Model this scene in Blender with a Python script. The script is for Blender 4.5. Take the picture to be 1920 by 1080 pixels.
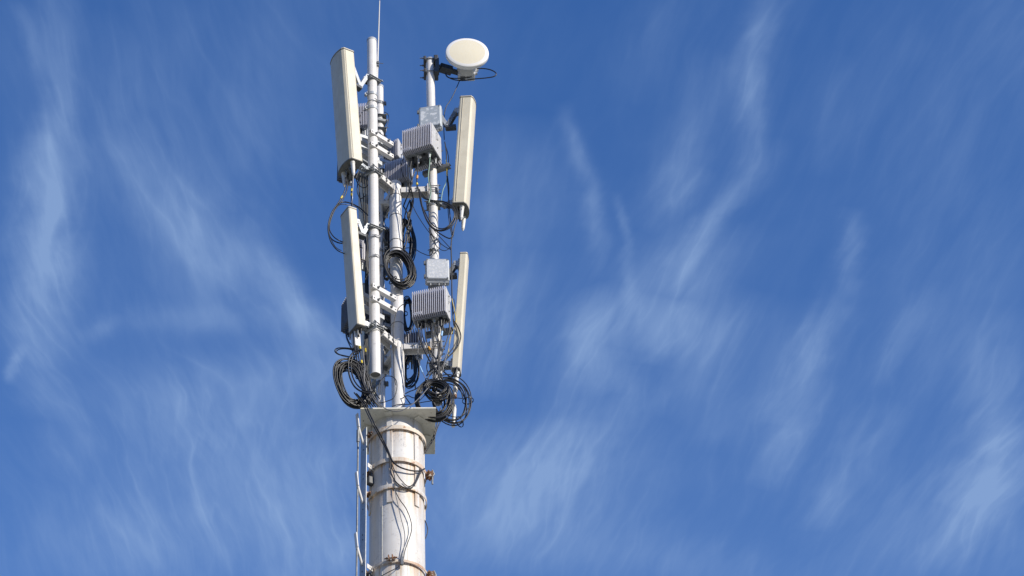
import bpy, bmesh, math, random
from mathutils import Vector as V, Matrix, noise as mnoise
from math import sin, cos, radians, pi, sqrt, exp
random.seed(7)
C = bpy.context.scene.collection
for o in list(bpy.data.objects):
    bpy.data.objects.remove(o)
SC = bpy.context.scene

# ------------------------------------------------------------------ camera
FPX, PITCH, YAW, ROLL = 4200.0, radians(42.5), radians(4.0196), radians(-2.949)
EYE = V((0, -19.0, 1.6))
_f = V((sin(YAW)*cos(PITCH), cos(YAW)*cos(PITCH), sin(PITCH)))
_r = V((cos(YAW), -sin(YAW), 0)); _u = _r.cross(_f)
CR = _r*cos(ROLL) + _u*sin(ROLL); CU = -_r*sin(ROLL) + _u*cos(ROLL); CF = _f
cd = bpy.data.cameras.new('camera'); cam = bpy.data.objects.new('camera', cd); C.objects.link(cam)
cd.sensor_width = 36; cd.lens = 36*FPX/1920; cd.clip_start = .1; cd.clip_end = 20000
M3 = Matrix((CR, CU, -CF)).transposed()
cam.matrix_world = Matrix.Translation(EYE) @ M3.to_4x4()
SC.camera = cam

def ray(px, py): return (CF*FPX + CR*(px-960) + CU*(540-py)).normalized()
def at(px, py, Y):                       # the point at depth Y seen at a photo pixel
    d = ray(px, py); return EYE + d*((Y-EYE.y)/d.y)
def project(p):
    d = p-EYE; k = FPX/d.dot(CF); return 960+k*d.dot(CR), 540-k*d.dot(CU)
def zat(x, y, row):                      # height at which a vertical through (x, y) crosses a photo row
    lo, hi = 1.0, 80.0
    for _ in range(50):
        m = (lo+hi)/2
        if project(V((x, y, m)))[1] > row: lo = m
        else: hi = m
    return lo

# ------------------------------------------------------------------ sun, sky, exposure
SUN_AZ, SUN_EL = radians(131), radians(29)       # azimuth clockwise from +Y
SD = V((sin(SUN_AZ)*cos(SUN_EL), cos(SUN_AZ)*cos(SUN_EL), sin(SUN_EL)))
sl = bpy.data.lights.new('sun', 'SUN'); sl.energy = 4.0; sl.angle = radians(.5); sl.color = (1, .93, .81)
so = bpy.data.objects.new('sun', sl); C.objects.link(so)
so.rotation_euler = SD.to_track_quat('Z', 'Y').to_euler(); so.location = (30, -30, 40)
SC.view_settings.view_transform = 'Standard'; SC.view_settings.look = 'None'
SC.view_settings.gamma = 1; SC.view_settings.exposure = 0.33
SC.view_settings.use_curve_mapping = False

W = bpy.data.worlds.new('World'); SC.world = W; W.use_nodes = True
NT = W.node_tree; NT.nodes.clear()
def nd(t, **k):
    n = NT.nodes.new(t)
    for a, b in k.items(): setattr(n, a, b)
    return n
def lk(a, b): NT.links.new(a, b)
def mth(op, a, b=None, c=None, clamp=False):
    n = nd('ShaderNodeMath', operation=op); n.use_clamp = clamp
    for i, x in enumerate((a, b, c)):
        if x is None: continue
        if isinstance(x, (int, float)): n.inputs[i].default_value = x
        else: lk(x, n.inputs[i])
    return n.outputs[0]
def vmt(op, a, b=None, out=0):
    n = nd('ShaderNodeVectorMath', operation=op)
    for i, x in enumerate((a, b)):
        if x is None: continue
        if isinstance(x, (tuple, V)): n.inputs[i].default_value = x
        else: lk(x, n.inputs[i])
    return n.outputs[out]
sky = nd('ShaderNodeTexSky', sky_type='NISHITA'); sky.sun_disc = False
sky.sun_elevation = SUN_EL; sky.sun_rotation = SUN_AZ; sky.altitude = 300
sky.air_density = 1.0; sky.dust_density = 0.1; sky.ozone_density = 4.0
tc = nd('ShaderNodeTexCoord')
sep = nd('ShaderNodeSeparateXYZ'); lk(tc.outputs['Generated'], sep.inputs[0])
zc = mth('MAXIMUM', sep.outputs[2], .05)
cb = nd('ShaderNodeCombineXYZ')
lk(mth('DIVIDE', sep.outputs[0], zc), cb.inputs[0]); lk(mth('DIVIDE', sep.outputs[1], zc), cb.inputs[1])
uv = cb.outputs[0]                       # place on the flat cirrus sheet overhead (height 1)
def ns(vec, scale, detail, rough=.55, sx=1, sy=1, rot=0, lac=2.0, col=False, dist=0):
    mp = nd('ShaderNodeMapping'); lk(vec, mp.inputs[0]); mp.vector_type = 'TEXTURE'; mp.inputs['Scale'].default_value = (1/sx, 1/sy, 1)
    mp.inputs['Rotation'].default_value = (0, 0, rot)
    n = nd('ShaderNodeTexNoise'); n.noise_dimensions = '2D'; lk(mp.outputs[0], n.inputs['Vector'])
    n.inputs['Scale'].default_value = scale; n.inputs['Detail'].default_value = detail
    n.inputs['Roughness'].default_value = rough; n.inputs['Lacunarity'].default_value = lac
    n.inputs['Distortion'].default_value = dist
    return n.outputs['Color' if col else 'Fac']
def warp(vec, scale, amt, detail=3):
    c = vmt('SUBTRACT', ns(vec, scale, detail, col=True), (.5, .5, .5))
    s = nd('ShaderNodeVectorMath', operation='SCALE'); lk(c, s.inputs[0]); s.inputs['Scale'].default_value = amt
    return vmt('MULTIPLY', vmt('ADD', vec, s.outputs[0]), (1, 1, 0))
suv = warp(uv, 5, .045, 2)
wuv = warp(suv, 50, .008, 4)
def uvp(px, py):
    d = ray(px, py); return V((d.x/d.z, d.y/d.z, 0))
STREAKS = [  # the long wisps of the cirrus sheet: two ends, half width, bow, thickness
 (95,-60,105,420,28,6,.5),(92,220,85,590,30,-8,.62),(5,20,62,165,16,4,.32),(100,300,55,690,42,8,.5),(78,540,72,800,48,0,.42),
 (52,640,2,735,9,-6,.5),(150,420,95,700,30,0,.25),(180,40,265,350,32,0,.25),(230,230,430,590,62,10,.42),(320,320,500,590,42,6,.38),
 (470,390,612,660,24,-10,.62),(230,600,600,590,95,0,.42),(160,640,240,585,22,0,.3),(430,730,190,1120,120,0,.5),(620,820,510,1120,62,0,.36),
 (180,760,620,720,190,0,.42),(520,640,470,1100,130,0,.3),(140,700,100,900,40,0,.25),(660,960,590,1120,40,0,.4),(560,560,640,760,60,0,.35),(330,0,310,260,45,0,.16),(530,40,470,330,50,0,.14),
 (965,210,915,540,55,0,.34),(930,470,885,740,70,0,.5),(1040,190,1105,410,13,-8,.34),(1082,330,1135,540,16,0,.34),
 (1132,350,1192,500,9,10,.36),(1180,470,1218,600,14,-5,.34),(1456,-40,1398,240,22,-14,.5),(1412,120,1388,320,20,6,.34),(1455,250,1270,560,22,-16,.5),
 (1370,400,1225,660,62,-6,.46),(1352,100,1235,400,30,-8,.32),(1310,290,1215,440,30,0,.26),(1130,540,1156,740,32,-10,.72),
 (1160,650,1030,960,48,-14,.52),(1100,780,960,1080,100,0,.42),(960,760,930,1120,110,0,.5),(1260,560,1220,680,50,0,.45),(1435,540,1240,780,44,-6,.42),(1240,700,1130,860,30,0,.2),
 (1612,380,1592,560,13,-5,.42),(1606,520,1440,800,22,-14,.46),(1530,700,1392,920,26,12,.5),(1560,560,1350,860,50,0,.24),(1752,520,1630,720,20,-6,.28),
 (1660,740,1540,900,36,0,.2),(1555,860,1490,990,26,0,.32),(1880,640,1848,940,36,8,.42),(1925,790,1770,1080,46,-8,.46),(1850,880,1760,960,50,0,.3),
 (1050,1010,1500,1120,150,0,.3),(1640,880,1840,1100,120,0,.22),(1830,560,1790,760,60,0,.18),(1255,-20,1180,200,30,0,.14),(1590,100,1540,330,30,0,.14)]
acc = None
for (x0, y0, x1, y1, w, bow, a) in STREAKS:
    p0, p1 = uvp(x0, y0), uvp(x1, y1); e = p1-p0; L = e.length; e /= L; n = V((-e.y, e.x, 0))
    nn = uvp((x0+x1)/2+10, (y0+y1)/2) - uvp((x0+x1)/2, (y0+y1)/2); sc = nn.length/10
    bw = bow*sc*(1 if n.dot(nn) > 0 else -1)
    ww = w*sc*max(.35, abs(n.dot(nn.normalized())))*1.45
    q = vmt('SUBTRACT', wuv, tuple(p0))
    t = vmt('DOT_PRODUCT', q, tuple(e/L), 1); p = vmt('DOT_PRODUCT', q, tuple(n/ww), 1)
    tt = mth('MULTIPLY', t, mth('SUBTRACT', 1.0, t))
    p = mth('MULTIPLY_ADD', tt, -4*bw/ww, p)
    g = mth('EXPONENT', mth('MULTIPLY', mth('MULTIPLY', p, p), -1.0))
    win = mth('MAXIMUM', mth('MULTIPLY', tt, 4.0), 0.0)
    g = mth('MULTIPLY', g, win)
    acc = mth('MULTIPLY', g, a) if acc is None else mth('MULTIPLY_ADD', g, a, acc)
us = nd('ShaderNodeSeparateXYZ'); lk(uv, us.inputs[0])
side = nd('ShaderNodeMapRange'); lk(us.outputs[0], side.inputs['Value']); side.interpolation_type = 'SMOOTHSTEP'
side.inputs['From Min'].default_value = uvp(640, 600).x; side.inputs['From Max'].default_value = uvp(1000, 600).x
def fibre(rot):
    a_ = ns(suv, 22, 6, .62, 1.3, .30, rot); b_ = ns(suv, 85, 5, .62, 1.1, .22, rot*.8)
    return mth('MULTIPLY_ADD', b_, .4, mth('MULTIPLY', a_, .6))
fl, fr = fibre(radians(-9)), fibre(radians(15))
fmix = nd('ShaderNodeMix', data_type='FLOAT'); lk(side.outputs[0], fmix.inputs['Factor']); lk(fl, fmix.inputs['A']); lk(fr, fmix.inputs['B'])
fx = mth('MULTIPLY_ADD', fmix.outputs[0], 4.0, -1.45, True)
cuv = warp(warp(uv, 3.2, .10, 1), 16, .012, 2)                 # slow curl for the long ice filaments
def filament(sc, sy_, rot, pw, det):
    n_ = ns(cuv, sc, det, .5, 1.0, sy_, rot)
    return mth('POWER', mth('SUBTRACT', 1.0, mth('ABSOLUTE', mth('MULTIPLY_ADD', n_, 2.0, -1.0)), None, True), pw)
f_l = mth('ADD', filament(20, .16, radians(-12), 9, 3), mth('MULTIPLY', filament(46, .14, radians(-6), 8, 3), .6))
f_r = mth('ADD', filament(20, .16, radians(12), 9, 3), mth('MULTIPLY', filament(46, .14, radians(9), 8, 3), .6))
f2 = nd('ShaderNodeMix', data_type='FLOAT'); lk(side.outputs[0], f2.inputs['Factor']); lk(f_l, f2.inputs['A']); lk(f_r, f2.inputs['B'])
fil = f2.outputs[0]
soft = ns(wuv, 5, 4, .5, 1.3, .7)
hz = nd('ShaderNodeMapRange'); lk(us.outputs[1], hz.inputs['Value']); hz.inputs['From Min'].default_value = uvp(960, 0).y; hz.inputs['From Max'].default_value = uvp(960, 1080).y
hz.inputs['To Min'].default_value = .045; hz.inputs['To Max'].default_value = .20
haze_ = hz.outputs[0]
body = mth('MULTIPLY', acc, mth('MULTIPLY_ADD', fil, .31, mth('MULTIPLY_ADD', fx, .28, .43)))
veil = mth('MULTIPLY', mth('MULTIPLY_ADD', soft, 2.0, -.55, True), mth('MULTIPLY_ADD', fil, .075, mth('MULTIPLY_ADD', fx, .10, .10)))
dens = mth('MINIMUM', mth('ADD', mth('ADD', body, veil), haze_), 1.0)
mixc = nd('ShaderNodeMix', data_type='RGBA')
lk(mth('MULTIPLY', dens, .60), mixc.inputs['Factor'])
tint = nd('ShaderNodeMix', data_type='RGBA', blend_type='MULTIPLY'); tint.inputs['Factor'].default_value = 1
lk(sky.outputs[0], tint.inputs['A']); tint.inputs['B'].default_value = (.53, 1.06, 1.68, 1)
lk(tint.outputs['Result'], mixc.inputs['A']); mixc.inputs['B'].default_value = (3.3, 4.75, 7.3, 1)
bg = nd("ShaderNodeBackground"); lk(mixc.outputs["Result"], bg.inputs[0]); bg.inputs["Strength"].default_value = .085
wo = nd("ShaderNodeOutputWorld"); lk(bg.outputs[0], wo.inputs[0])

# ------------------------------------------------------------------ materials
def material(name, col, rough=.5, metal=0.0, var=.08, scale=9.0, dirt=None, dirt_amt=0.0, streak=0.0, spots=None, spot_amt=0.0, spot_scale=30.0, bump=0.0, spot_lo=.6):
    m = bpy.data.materials.new(name); m.use_nodes = True; t = m.node_tree; b = t.nodes['Principled BSDF']
    def N(ty, **k):
        n = t.nodes.new(ty)
        for a, c in k.items(): setattr(n, a, c)
        return n
    tcn = N('ShaderNodeTexCoord'); vec = tcn.outputs['Object']
    def noise(sc, det, sxyz=(1, 1, 1)):
        mp = N('ShaderNodeMapping'); mp.inputs['Scale'].default_value = sxyz; t.links.new(vec, mp.inputs[0])
        n = N('ShaderNodeTexNoise'); n.inputs['Scale'].default_value = sc; n.inputs['Detail'].default_value = det
        n.inputs['Roughness'].default_value = .6; t.links.new(mp.outputs[0], n.inputs['Vector']); return n.outputs['Fac']
    def ramp(fac, a, c):
        r = N('ShaderNodeMapRange'); r.inputs['From Min'].default_value = a; r.inputs['From Max'].default_value = c
        t.links.new(fac, r.inputs['Value']); return r.outputs[0]
    def mix(fac, A, B):
        n = N('ShaderNodeMix', data_type='RGBA')
        for s, x in (('Factor', fac), ('A', A), ('B', B)):
            if isinstance(x, tuple): n.inputs[s].default_value = (*x, 1)
            elif isinstance(x, float): n.inputs[s].default_value = x
            else: t.links.new(x, n.inputs[s])
        return n.outputs['Result']
    def mul(f, k):
        n = N('ShaderNodeMath', operation='MULTIPLY'); t.links.new(f, n.inputs[0]); n.inputs[1].default_value = k; return n.outputs[0]
    lo = tuple(max(0, c*(1-var*1.6)) for c in col); hi = tuple(min(1, c*(1+var)) for c in col)
    big = noise(scale, 5)
    c = mix(ramp(big, .3, .7), lo, hi)
    if dirt:
        c = mix(mul(ramp(noise(3.0, 6), .48, .75), dirt_amt), c, dirt)
        if streak: c = mix(mul(ramp(noise(1.0, 5, (34, 34, 1.6)), .55, .72), streak), c, dirt)
    if spots: c = mix(mul(ramp(noise(spot_scale, 5), spot_lo, spot_lo+.05), spot_amt), c, spots)
    t.links.new(c, b.inputs['Base Color'])
    rr = N('ShaderNodeMapRange'); t.links.new(noise(scale*2.3, 4), rr.inputs['Value'])
    rr.inputs['To Min'].default_value = max(.05, rough-.12); rr.inputs['To Max'].default_value = min(1, rough+.12)
    t.links.new(rr.outputs[0], b.inputs['Roughness']); b.inputs['Metallic'].default_value = metal
    if bump:
        bn = N('ShaderNodeBump'); bn.inputs['Strength'].default_value = bump; bn.inputs['Distance'].default_value = .004
        t.links.new(noise(scale*4, 5), bn.inputs['Height']); t.links.new(bn.outputs[0], b.inputs['Normal'])
    return m
MAST = material('mast_white_paint', (.69, .672, .652), .5, 0, .05, 5, (.46, .37, .26), .22, .45, (.30, .28, .27), .25, 22, .15)
PIPE = material('pipe_white_paint', (.74, .72, .70), .42, 0, .05, 7, (.45, .38, .30), .15, .18, (.3, .27, .24), .35, 38, .1)
PLATE = material('plate_weathered_paint', (.80, .77, .67), .6, 0, .12, 6, (.26, .22, .15), .5, .1, (.2, .14, .08), .3, 18, .2)
GALV = material('galvanised_steel', (.45, .47, .49), .5, .25, .12, 26, (.25, .24, .23), .3, 0, None)
GALVD = material('dark_zinc_steel', (.20, .21, .22), .5, .3, .2, 24)
CREAM = material('cream_radome', (.68, .622, .485), .45, 0, .05, 5, (.40, .34, .24), .34, .28, (.35, .3, .24), .2, 40, .05)
CREAM2 = material('cream_back_tray', (.56, .51, .40), .5, 0, .06, 5, (.40, .36, .28), .3, .12)
CAPD = material('end_cap_grey', (.17, .165, .15), .6, 0, .1, 12)
WPLAS = material('white_plastic', (.70, .68, .64), .4, 0, .04, 14, (.45, .4, .32), .2)
DISHW = material('dish_white_shell', (.86, .84, .81), .38, 0, .03, 6)
DISHC = material('dish_cream_face', (.82, .745, .57), .42, 0, .02, 4)
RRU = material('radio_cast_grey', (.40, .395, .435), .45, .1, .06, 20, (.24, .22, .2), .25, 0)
RRUD = material('radio_shadow_grey', (.20, .205, .23), .5, .1, .1, 20)  # shade of the rear units put into a darker grey
RRUF = material('radio_fin_grey', (.62, .61, .66), .42, .1, .06, 20, (.3, .28, .26), .2, 0)
RRUS = material('radio_side_plate', (.60, .60, .61), .45, .1, .08, 16, (.35, .33, .3), .3, 0)
BOXG = material('junction_box_grey', (.54, .56, .58), .5, .1, .06, 16, (.36, .36, .36), .3, 0)
PEEL = material('peeling_label_grey', (.53, .55, .575), .5, 0, .05, 16, (.42, .42, .43), .4, 0, (.68, .68, .69), .9, 34, 0, .53)
BOX_SHADE = material('junction_box_shade_blue', (.37, .41, .45), .5, .1, .08, 14, (.45, .48, .5), .4, 0)  # blue-grey holds the upper box's shade in its base colour
PEEL_SHADE = material('peeling_label_shade_blue', (.38, .42, .46), .5, 0, .06, 18, (.5, .53, .55), .5, 0, (.70, .72, .74), .85, 15, 0, .53)  # same shade colour beneath the label's white flakes
BLACK = material('black_cable', (.012, .012, .014), .42, 0, .3, 30, (.05, .048, .046), .18)
DGREY = material('dark_cast_mount', (.060, .064, .072), .5, .1, .2, 22)
RUST = material('rusty_steel', (.25, .125, .065), .8, 0, .4, 40, (.10, .06, .045), .6, 0, (.6, .57, .52), .8, 24, .3)
RUSTW = material('white_paint_with_rust', (.68, .60, .50), .6, 0, .1, 9, (.40, .18, .07), .75, .5, (.33, .14, .05), .8, 14, .2)
YEL = material('yellow_tape', (.75, .56, .03), .5)
ORG = material('orange_sleeve', (.70, .33, .03), .5)
BLU = material('blue_tag', (.30, .52, .80), .5)
GRN = material('green_earth_cable', (.30, .46, .36), .5)
YGR = material('yellow_green_earth_cable', (.58, .45, .10), .5)
GREYC = material('grey_cable', (.20, .20, .21), .45, 0, .2, 30)
WIRE = material('thin_metal_wire', (.5, .5, .5), .4, .5)
GROUND = material('ground_gravel', (.28, .28, .24), .95, 0, .25, 2.5, (.1, .13, .05), .6)
BLOCKER = material('sky_blocker_green', (.055, .062, .035), .95, 0, .4, .03)  # dark green of the added ring that cuts horizon light
CONC = material('concrete', (.36, .35, .33), .9, 0, .12, 6)

# ------------------------------------------------------------------ mesh builder
class MB:
    def __init__(s): s.v = []; s.f = []; s.s = []
    def add(s, vs, fs, smooth=False):
        b = len(s.v); s.v += [V(x) for x in vs]
        for f in fs: s.f.append([b+i for i in f]); s.s.append(smooth)
    def box(s, c, X, Y, Z, sx, sy, sz, ch=0.0):       # full sizes along unit axes X, Y, Z; ch = chamfer
        c = V(c); h = (sx/2, sy/2, sz/2)
        if ch <= 0:
            vs = [c+X*h[0]*i+Y*h[1]*j+Z*h[2]*k for i in (-1, 1) for j in (-1, 1) for k in (-1, 1)]
            s.add(vs, [(0,1,3,2),(4,6,7,5),(0,4,5,1),(2,3,7,6),(0,2,6,4),(1,5,7,3)]); return
        ch = min(ch, min(h)*.9); idx = {}; vs = []
        for i in (-1, 1):
            for j in (-1, 1):
                for k in (-1, 1):
                    for a in range(3):
                        d = [h[q] if q == a else h[q]-ch for q in range(3)]
                        idx[i, j, k, a] = len(vs); vs.append(c+X*d[0]*i+Y*d[1]*j+Z*d[2]*k)
        F = []
        for i in (-1, 1):
            F.append([idx[i,j,k,0] for j, k in ((-1,-1),(1,-1),(1,1),(-1,1))])
            F.append([idx[j,i,k,1] for j, k in ((-1,-1),(1,-1),(1,1),(-1,1))])
            F.append([idx[j,k,i,2] for j, k in ((-1,-1),(1,-1),(1,1),(-1,1))])
            for j in (-1, 1):
                F.append([idx[i,j,-1,0], idx[i,j,1,0], idx[i,j,1,1], idx[i,j,-1,1]])
                F.append([idx[i,-1,j,0], idx[i,1,j,0], idx[i,1,j,2], idx[i,-1,j,2]])
                F.append([idx[-1,i,j,1], idx[1,i,j,1], idx[1,i,j,2], idx[-1,i,j,2]])
                for k in (-1, 1): F.append([idx[i,j,k,0], idx[i,j,k,1], idx[i,j,k,2]])
        s.add(vs, F)
    def cyl(s, p0, p1, r0, r1=None, n=16, caps=True):
        p0, p1 = V(p0), V(p1); r1 = r0 if r1 is None else r1; d = (p1-p0).normalized()
        a = d.orthogonal().normalized(); b = d.cross(a)
        ring = lambda p, r: [p+(a*cos(2*pi*i/n)+b*sin(2*pi*i/n))*r for i in range(n)]
        A, B = ring(p0, r0), ring(p1, r1)
        s.add(A+B, [(i, (i+1) % n, n+(i+1) % n, n+i) for i in range(n)], n > 6)
        if caps: s.add(A, [list(range(n))]); s.add(B, [list(range(n))])
    def lathe(s, prof, o, axis, n=32, closed=False, smooth=True):    # prof: (radius, height along axis)
        o = V(o); d = V(axis).normalized(); a = d.orthogonal().normalized(); b = d.cross(a); m = len(prof); vs = []
        for r, h in prof:
            vs += [o+d*h+(a*cos(2*pi*i/n)+b*sin(2*pi*i/n))*r for i in range(n)]
        fs = []
        for q in range(m if closed else m-1):
            q2 = (q+1) % m
            fs += [(q*n+i, q*n+(i+1) % n, q2*n+(i+1) % n, q2*n+i) for i in range(n)]
        s.add(vs, fs, smooth)
    def band(s, o, axis, r, h, t, n=32):                             # flat strap round a pipe
        for pr in ([(r+t, -h/2), (r+t, h/2)], [(r+t, h/2), (r-.002, h/2)], [(r-.002, -h/2), (r+t, -h/2)]):
            s.lathe(pr, o, axis, n)
    def tube(s, pts, r, n=6, closed=False):
        m = len(pts)
        if m < 2: return
        tan = [((pts[(i+1) % m] if closed or i < m-1 else pts[i]) - (pts[i-1] if closed or i > 0 else pts[i])).normalized() for i in range(m)]
        a = tan[0].orthogonal().normalized(); vs = []
        for i in range(m):
            a = (a - tan[i]*a.dot(tan[i]));
            a = a.normalized() if a.length > 1e-6 else tan[i].orthogonal().normalized()
            b = tan[i].cross(a)
            vs += [pts[i]+(a*cos(2*pi*k/n)+b*sin(2*pi*k/n))*r for k in range(n)]
        fs = []
        for i in range(m if closed else m-1):
            j = (i+1) % m
            fs += [(i*n+k, i*n+(k+1) % n, j*n+(k+1) % n, j*n+k) for k in range(n)]
        s.add(vs, fs, True)
        if not closed: s.add(vs[:n], [list(range(n))]); s.add(vs[-n:], [list(range(n))])
    def prism(s, poly, o, A, B, U, h0, h1, smooth=False):
        o = V(o); n = len(poly)
        P = [o+A*a+B*b+U*h0 for a, b in poly]; Q = [o+A*a+B*b+U*h1 for a, b in poly]
        s.add(P+Q, [(i, (i+1) % n, n+(i+1) % n, n+i) for i in range(n)], smooth)
        s.add(P, [list(range(n))]); s.add(Q, [list(range(n))])
    def build(s, name, mat, parent=None, loc=None):
        o0 = parent.location if parent is not None and parent.type == 'EMPTY' else None
        if parent is not None and o0 is None: o0 = parent['origin_']
        if o0 is None: o0 = loc if loc is not None else sum(s.v, V((0, 0, 0)))/max(1, len(s.v))
        o0 = V(o0)
        me = bpy.data.meshes.new(name); me.from_pydata([tuple(x-o0) for x in s.v], [], s.f)
        me.polygons.foreach_set('use_smooth', s.s)
        bm = bmesh.new(); bm.from_mesh(me); bmesh.ops.recalc_face_normals(bm, faces=bm.faces); bm.to_mesh(me); bm.free()
        me.materials.append(mat)
        o = bpy.data.objects.new(name, me); C.objects.link(o)
        if parent is None: o.location = o0
        else: o.parent = parent
        o['origin_'] = tuple(o0)
        return o
def tag(o, label, cat, group=None, kind=None):
    o['label'] = label; o['category'] = cat
    if group: o['group'] = group
    if kind: o['kind'] = kind
    return o
def thing(name, label, cat, loc, group=None):
    o = bpy.data.objects.new(name, None); C.objects.link(o); o.location = V(loc); o.empty_display_size = .1
    return tag(o, label, cat, group)
ZA = V((0, 0, 1))
def hv(x, y): return V((x, y, 0)).normalized()

# ------------------------------------------------------------------ ground, and an unseen hill ring added to block low sky light
def ring_sheet(name, mat, radii, hfun, n=72):
    g = MB(); vs = []; fs = []
    for q, R in enumerate(radii):
        for i in range(n):
            a = 2*pi*i/n; x, y = R*cos(a), R*sin(a); vs.append((x, y, hfun(x, y, R)))
    for q in range(len(radii)-1):
        for i in range(n): fs.append((q*n+i, q*n+(i+1) % n, (q+1)*n+(i+1) % n, (q+1)*n+i))
    g.add(vs, fs, True); o = g.build(name, mat, loc=(0, 0, 0)); o['kind'] = 'structure'; return o
ring_sheet('ground', GROUND, (.001, 5, 20, 60, 150, 240), lambda x, y, R: 0.0)
ring_sheet('sky_blocking_hills', BLOCKER, (200, 240, 300, 380, 480, 600, 750, 950, 1300, 2500, 8000),
           lambda x, y, R: -.5 if R < 210 else min(1, (R-200)/550)**1.2*(205+60*mnoise.noise(V((x/400, y/400, 3))))+9*mnoise.noise(V((x/60, y/60, 1))))

# ------------------------------------------------------------------ the three pipes, the centre pole: where they stand
class Pipe:
    def __init__(s, t, b, Y, r):
        s.t, s.b, s.r = at(*t, Y), at(*b, Y), r
    def p(s, z):
        k = (z-s.b.z)/(s.t.z-s.b.z); return s.b+(s.t-s.b)*k
    def row(s, row):
        z = zat(s.b.x, s.b.y, row); q = s.p(z); return s.p(zat(q.x, q.y, row))
PA = Pipe((697, 76), (703.7, 704), -.33, .060)
PB = Pipe((806.2, 113), (820.6, 756), -.02, .054)
PC = Pipe((711.5, 163), (714.5, 800), .38, .050)
PZ = Pipe((741, 345), (747.3, 770), 0.0, .074)
dA, dB, dC = hv(-.65, -.76), hv(1, -.05), hv(-.41, .91)
MR = .290
ZP = zat(.02, -.40, 766)                 # underside of the top plate
def onmast(px, py, off=.04):
    off = max(off, .04)
    Y = -.3
    for _ in range(12):
        q = at(px, py, Y); Y = -sqrt(max(0, (MR+off)**2-min(q.x**2, (MR+off)**2)))
    return at(px, py, Y)
def zband(row):                          # height of a ring on the mast whose front shows at a photo row
    return zat(0, -MR, row)

# ------------------------------------------------------------------ mast
mast = thing('cell_mast', 'white cylindrical steel mast with rusty bands and a square top plate', 'mast', (0, 0, 0))
m = MB(); m.lathe([(MR*1.12, .02), (MR*1.05, 6), (MR*1.01, 12), (MR, ZP-1.2), (MR, ZP-.002)], (0, 0, 0), ZA, 64)
m.build('shaft', MAST, mast)
m = MB(); m.cyl((0, 0, .0), (0, 0, .05), .6, .6, 32); m.build('base_flange', CONC, mast)
m = MB(); m.box((.016, 0, ZP+.011), V((1, 0, 0)), V((0, 1, 0)), ZA, .81, .79, .022, .003)
pl = m.build('top_plate', PLATE, mast)
for k in range(6):
    a = radians(-75+60*k); d = V((sin(a), -cos(a), 0)); t = V((cos(a), sin(a), 0))
    z0 = zband(943)
    m = MB(); m.box(d*(MR+.006)+ZA*((ZP+z0)/2-.002), t, d, ZA, .062, .014, ZP-z0-.03, .002)
    m.build('batten_strip', MAST, mast)
    m = MB(); m.box(d*(MR+.045)+ZA*(ZP-.009), t, d, ZA, .075, .075, .014, .002)
    m.build('plate_lug', PLATE, mast)
def mband(row, h, mat, t=.012):
    z = zband(row); m = MB(); m.lathe([(MR+.022, -h/2), (MR+.028, -h/2), (MR+.028, h/2), (MR+.022, h/2)], (0, 0, z), ZA, 72, closed=True, smooth=False)
    return m.build('clamp_band', mat, mast), z
b1, zb1 = mband(803, .05, RUSTW); b2, zb2 = mband(863, .05, RUSTW); b3, zb3 = mband(913, .055, MAST); b4, zb4 = mband(1053.5, .03, RUSTW)
def lug(band, ang, z, size=1.0, mat=RUST):
    a = radians(ang); d = V((sin(a), -cos(a), 0)); t = V((cos(a), sin(a), 0)); c = d*(MR+.05*size)+ZA*z
    m = MB()
    for q in (-1, 1): m.box(c+t*.022*q*size, t, d, ZA, .012*size, .075*size, .06*size, .003)
    m.build('band_lug', mat, band)
    m = MB(); m.cyl(c-t*.075*size, c+t*.075*size, .009*size, n=8); m.cyl(c-t*.04*size, c-t*.052*size, .018*size, n=6); m.cyl(c+t*.04*size, c+t*.052*size, .018*size, n=6)
    m.build('bolt', RUST, band)
lug(b2, 84, zb2-.01, 1.15); lug(b4, 80, zb4-.01, 1.1); lug(b4, -11, zb4+.02, .9); lug(b3, -66, zb3+.02, .8); lug(b2, -72, zb2-.05, .9); lug(b1, -62, zb1+.02, .8); lug(b4, -78, zb4, 1)
for b, z, rr in ((b2, zb2, 3), (b4, zb4, 2)):     # hook hanging from the right lug
    a = radians(84); d = V((sin(a), -cos(a), 0)); c = d*(MR+.09)+ZA*(z-.03)
    m = MB(); m.tube([c+ZA*.09, c+ZA*.03+d*.02, c, c-ZA*.10], .010, 8); m.build('hook', GALVD, b)
for ang in (-32, 22):                    # long weld seams of the rolled plate
    a = radians(ang); d = V((sin(a), -cos(a), 0)); t = V((cos(a), sin(a), 0))
    m = MB(); m.box(d*(MR+.0005)+ZA*((zband(943)+ZP-8)/2), t, d, ZA, .007, .004, zband(943)-(ZP-8)); m.build('weld_seam', PLATE, mast)
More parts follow.
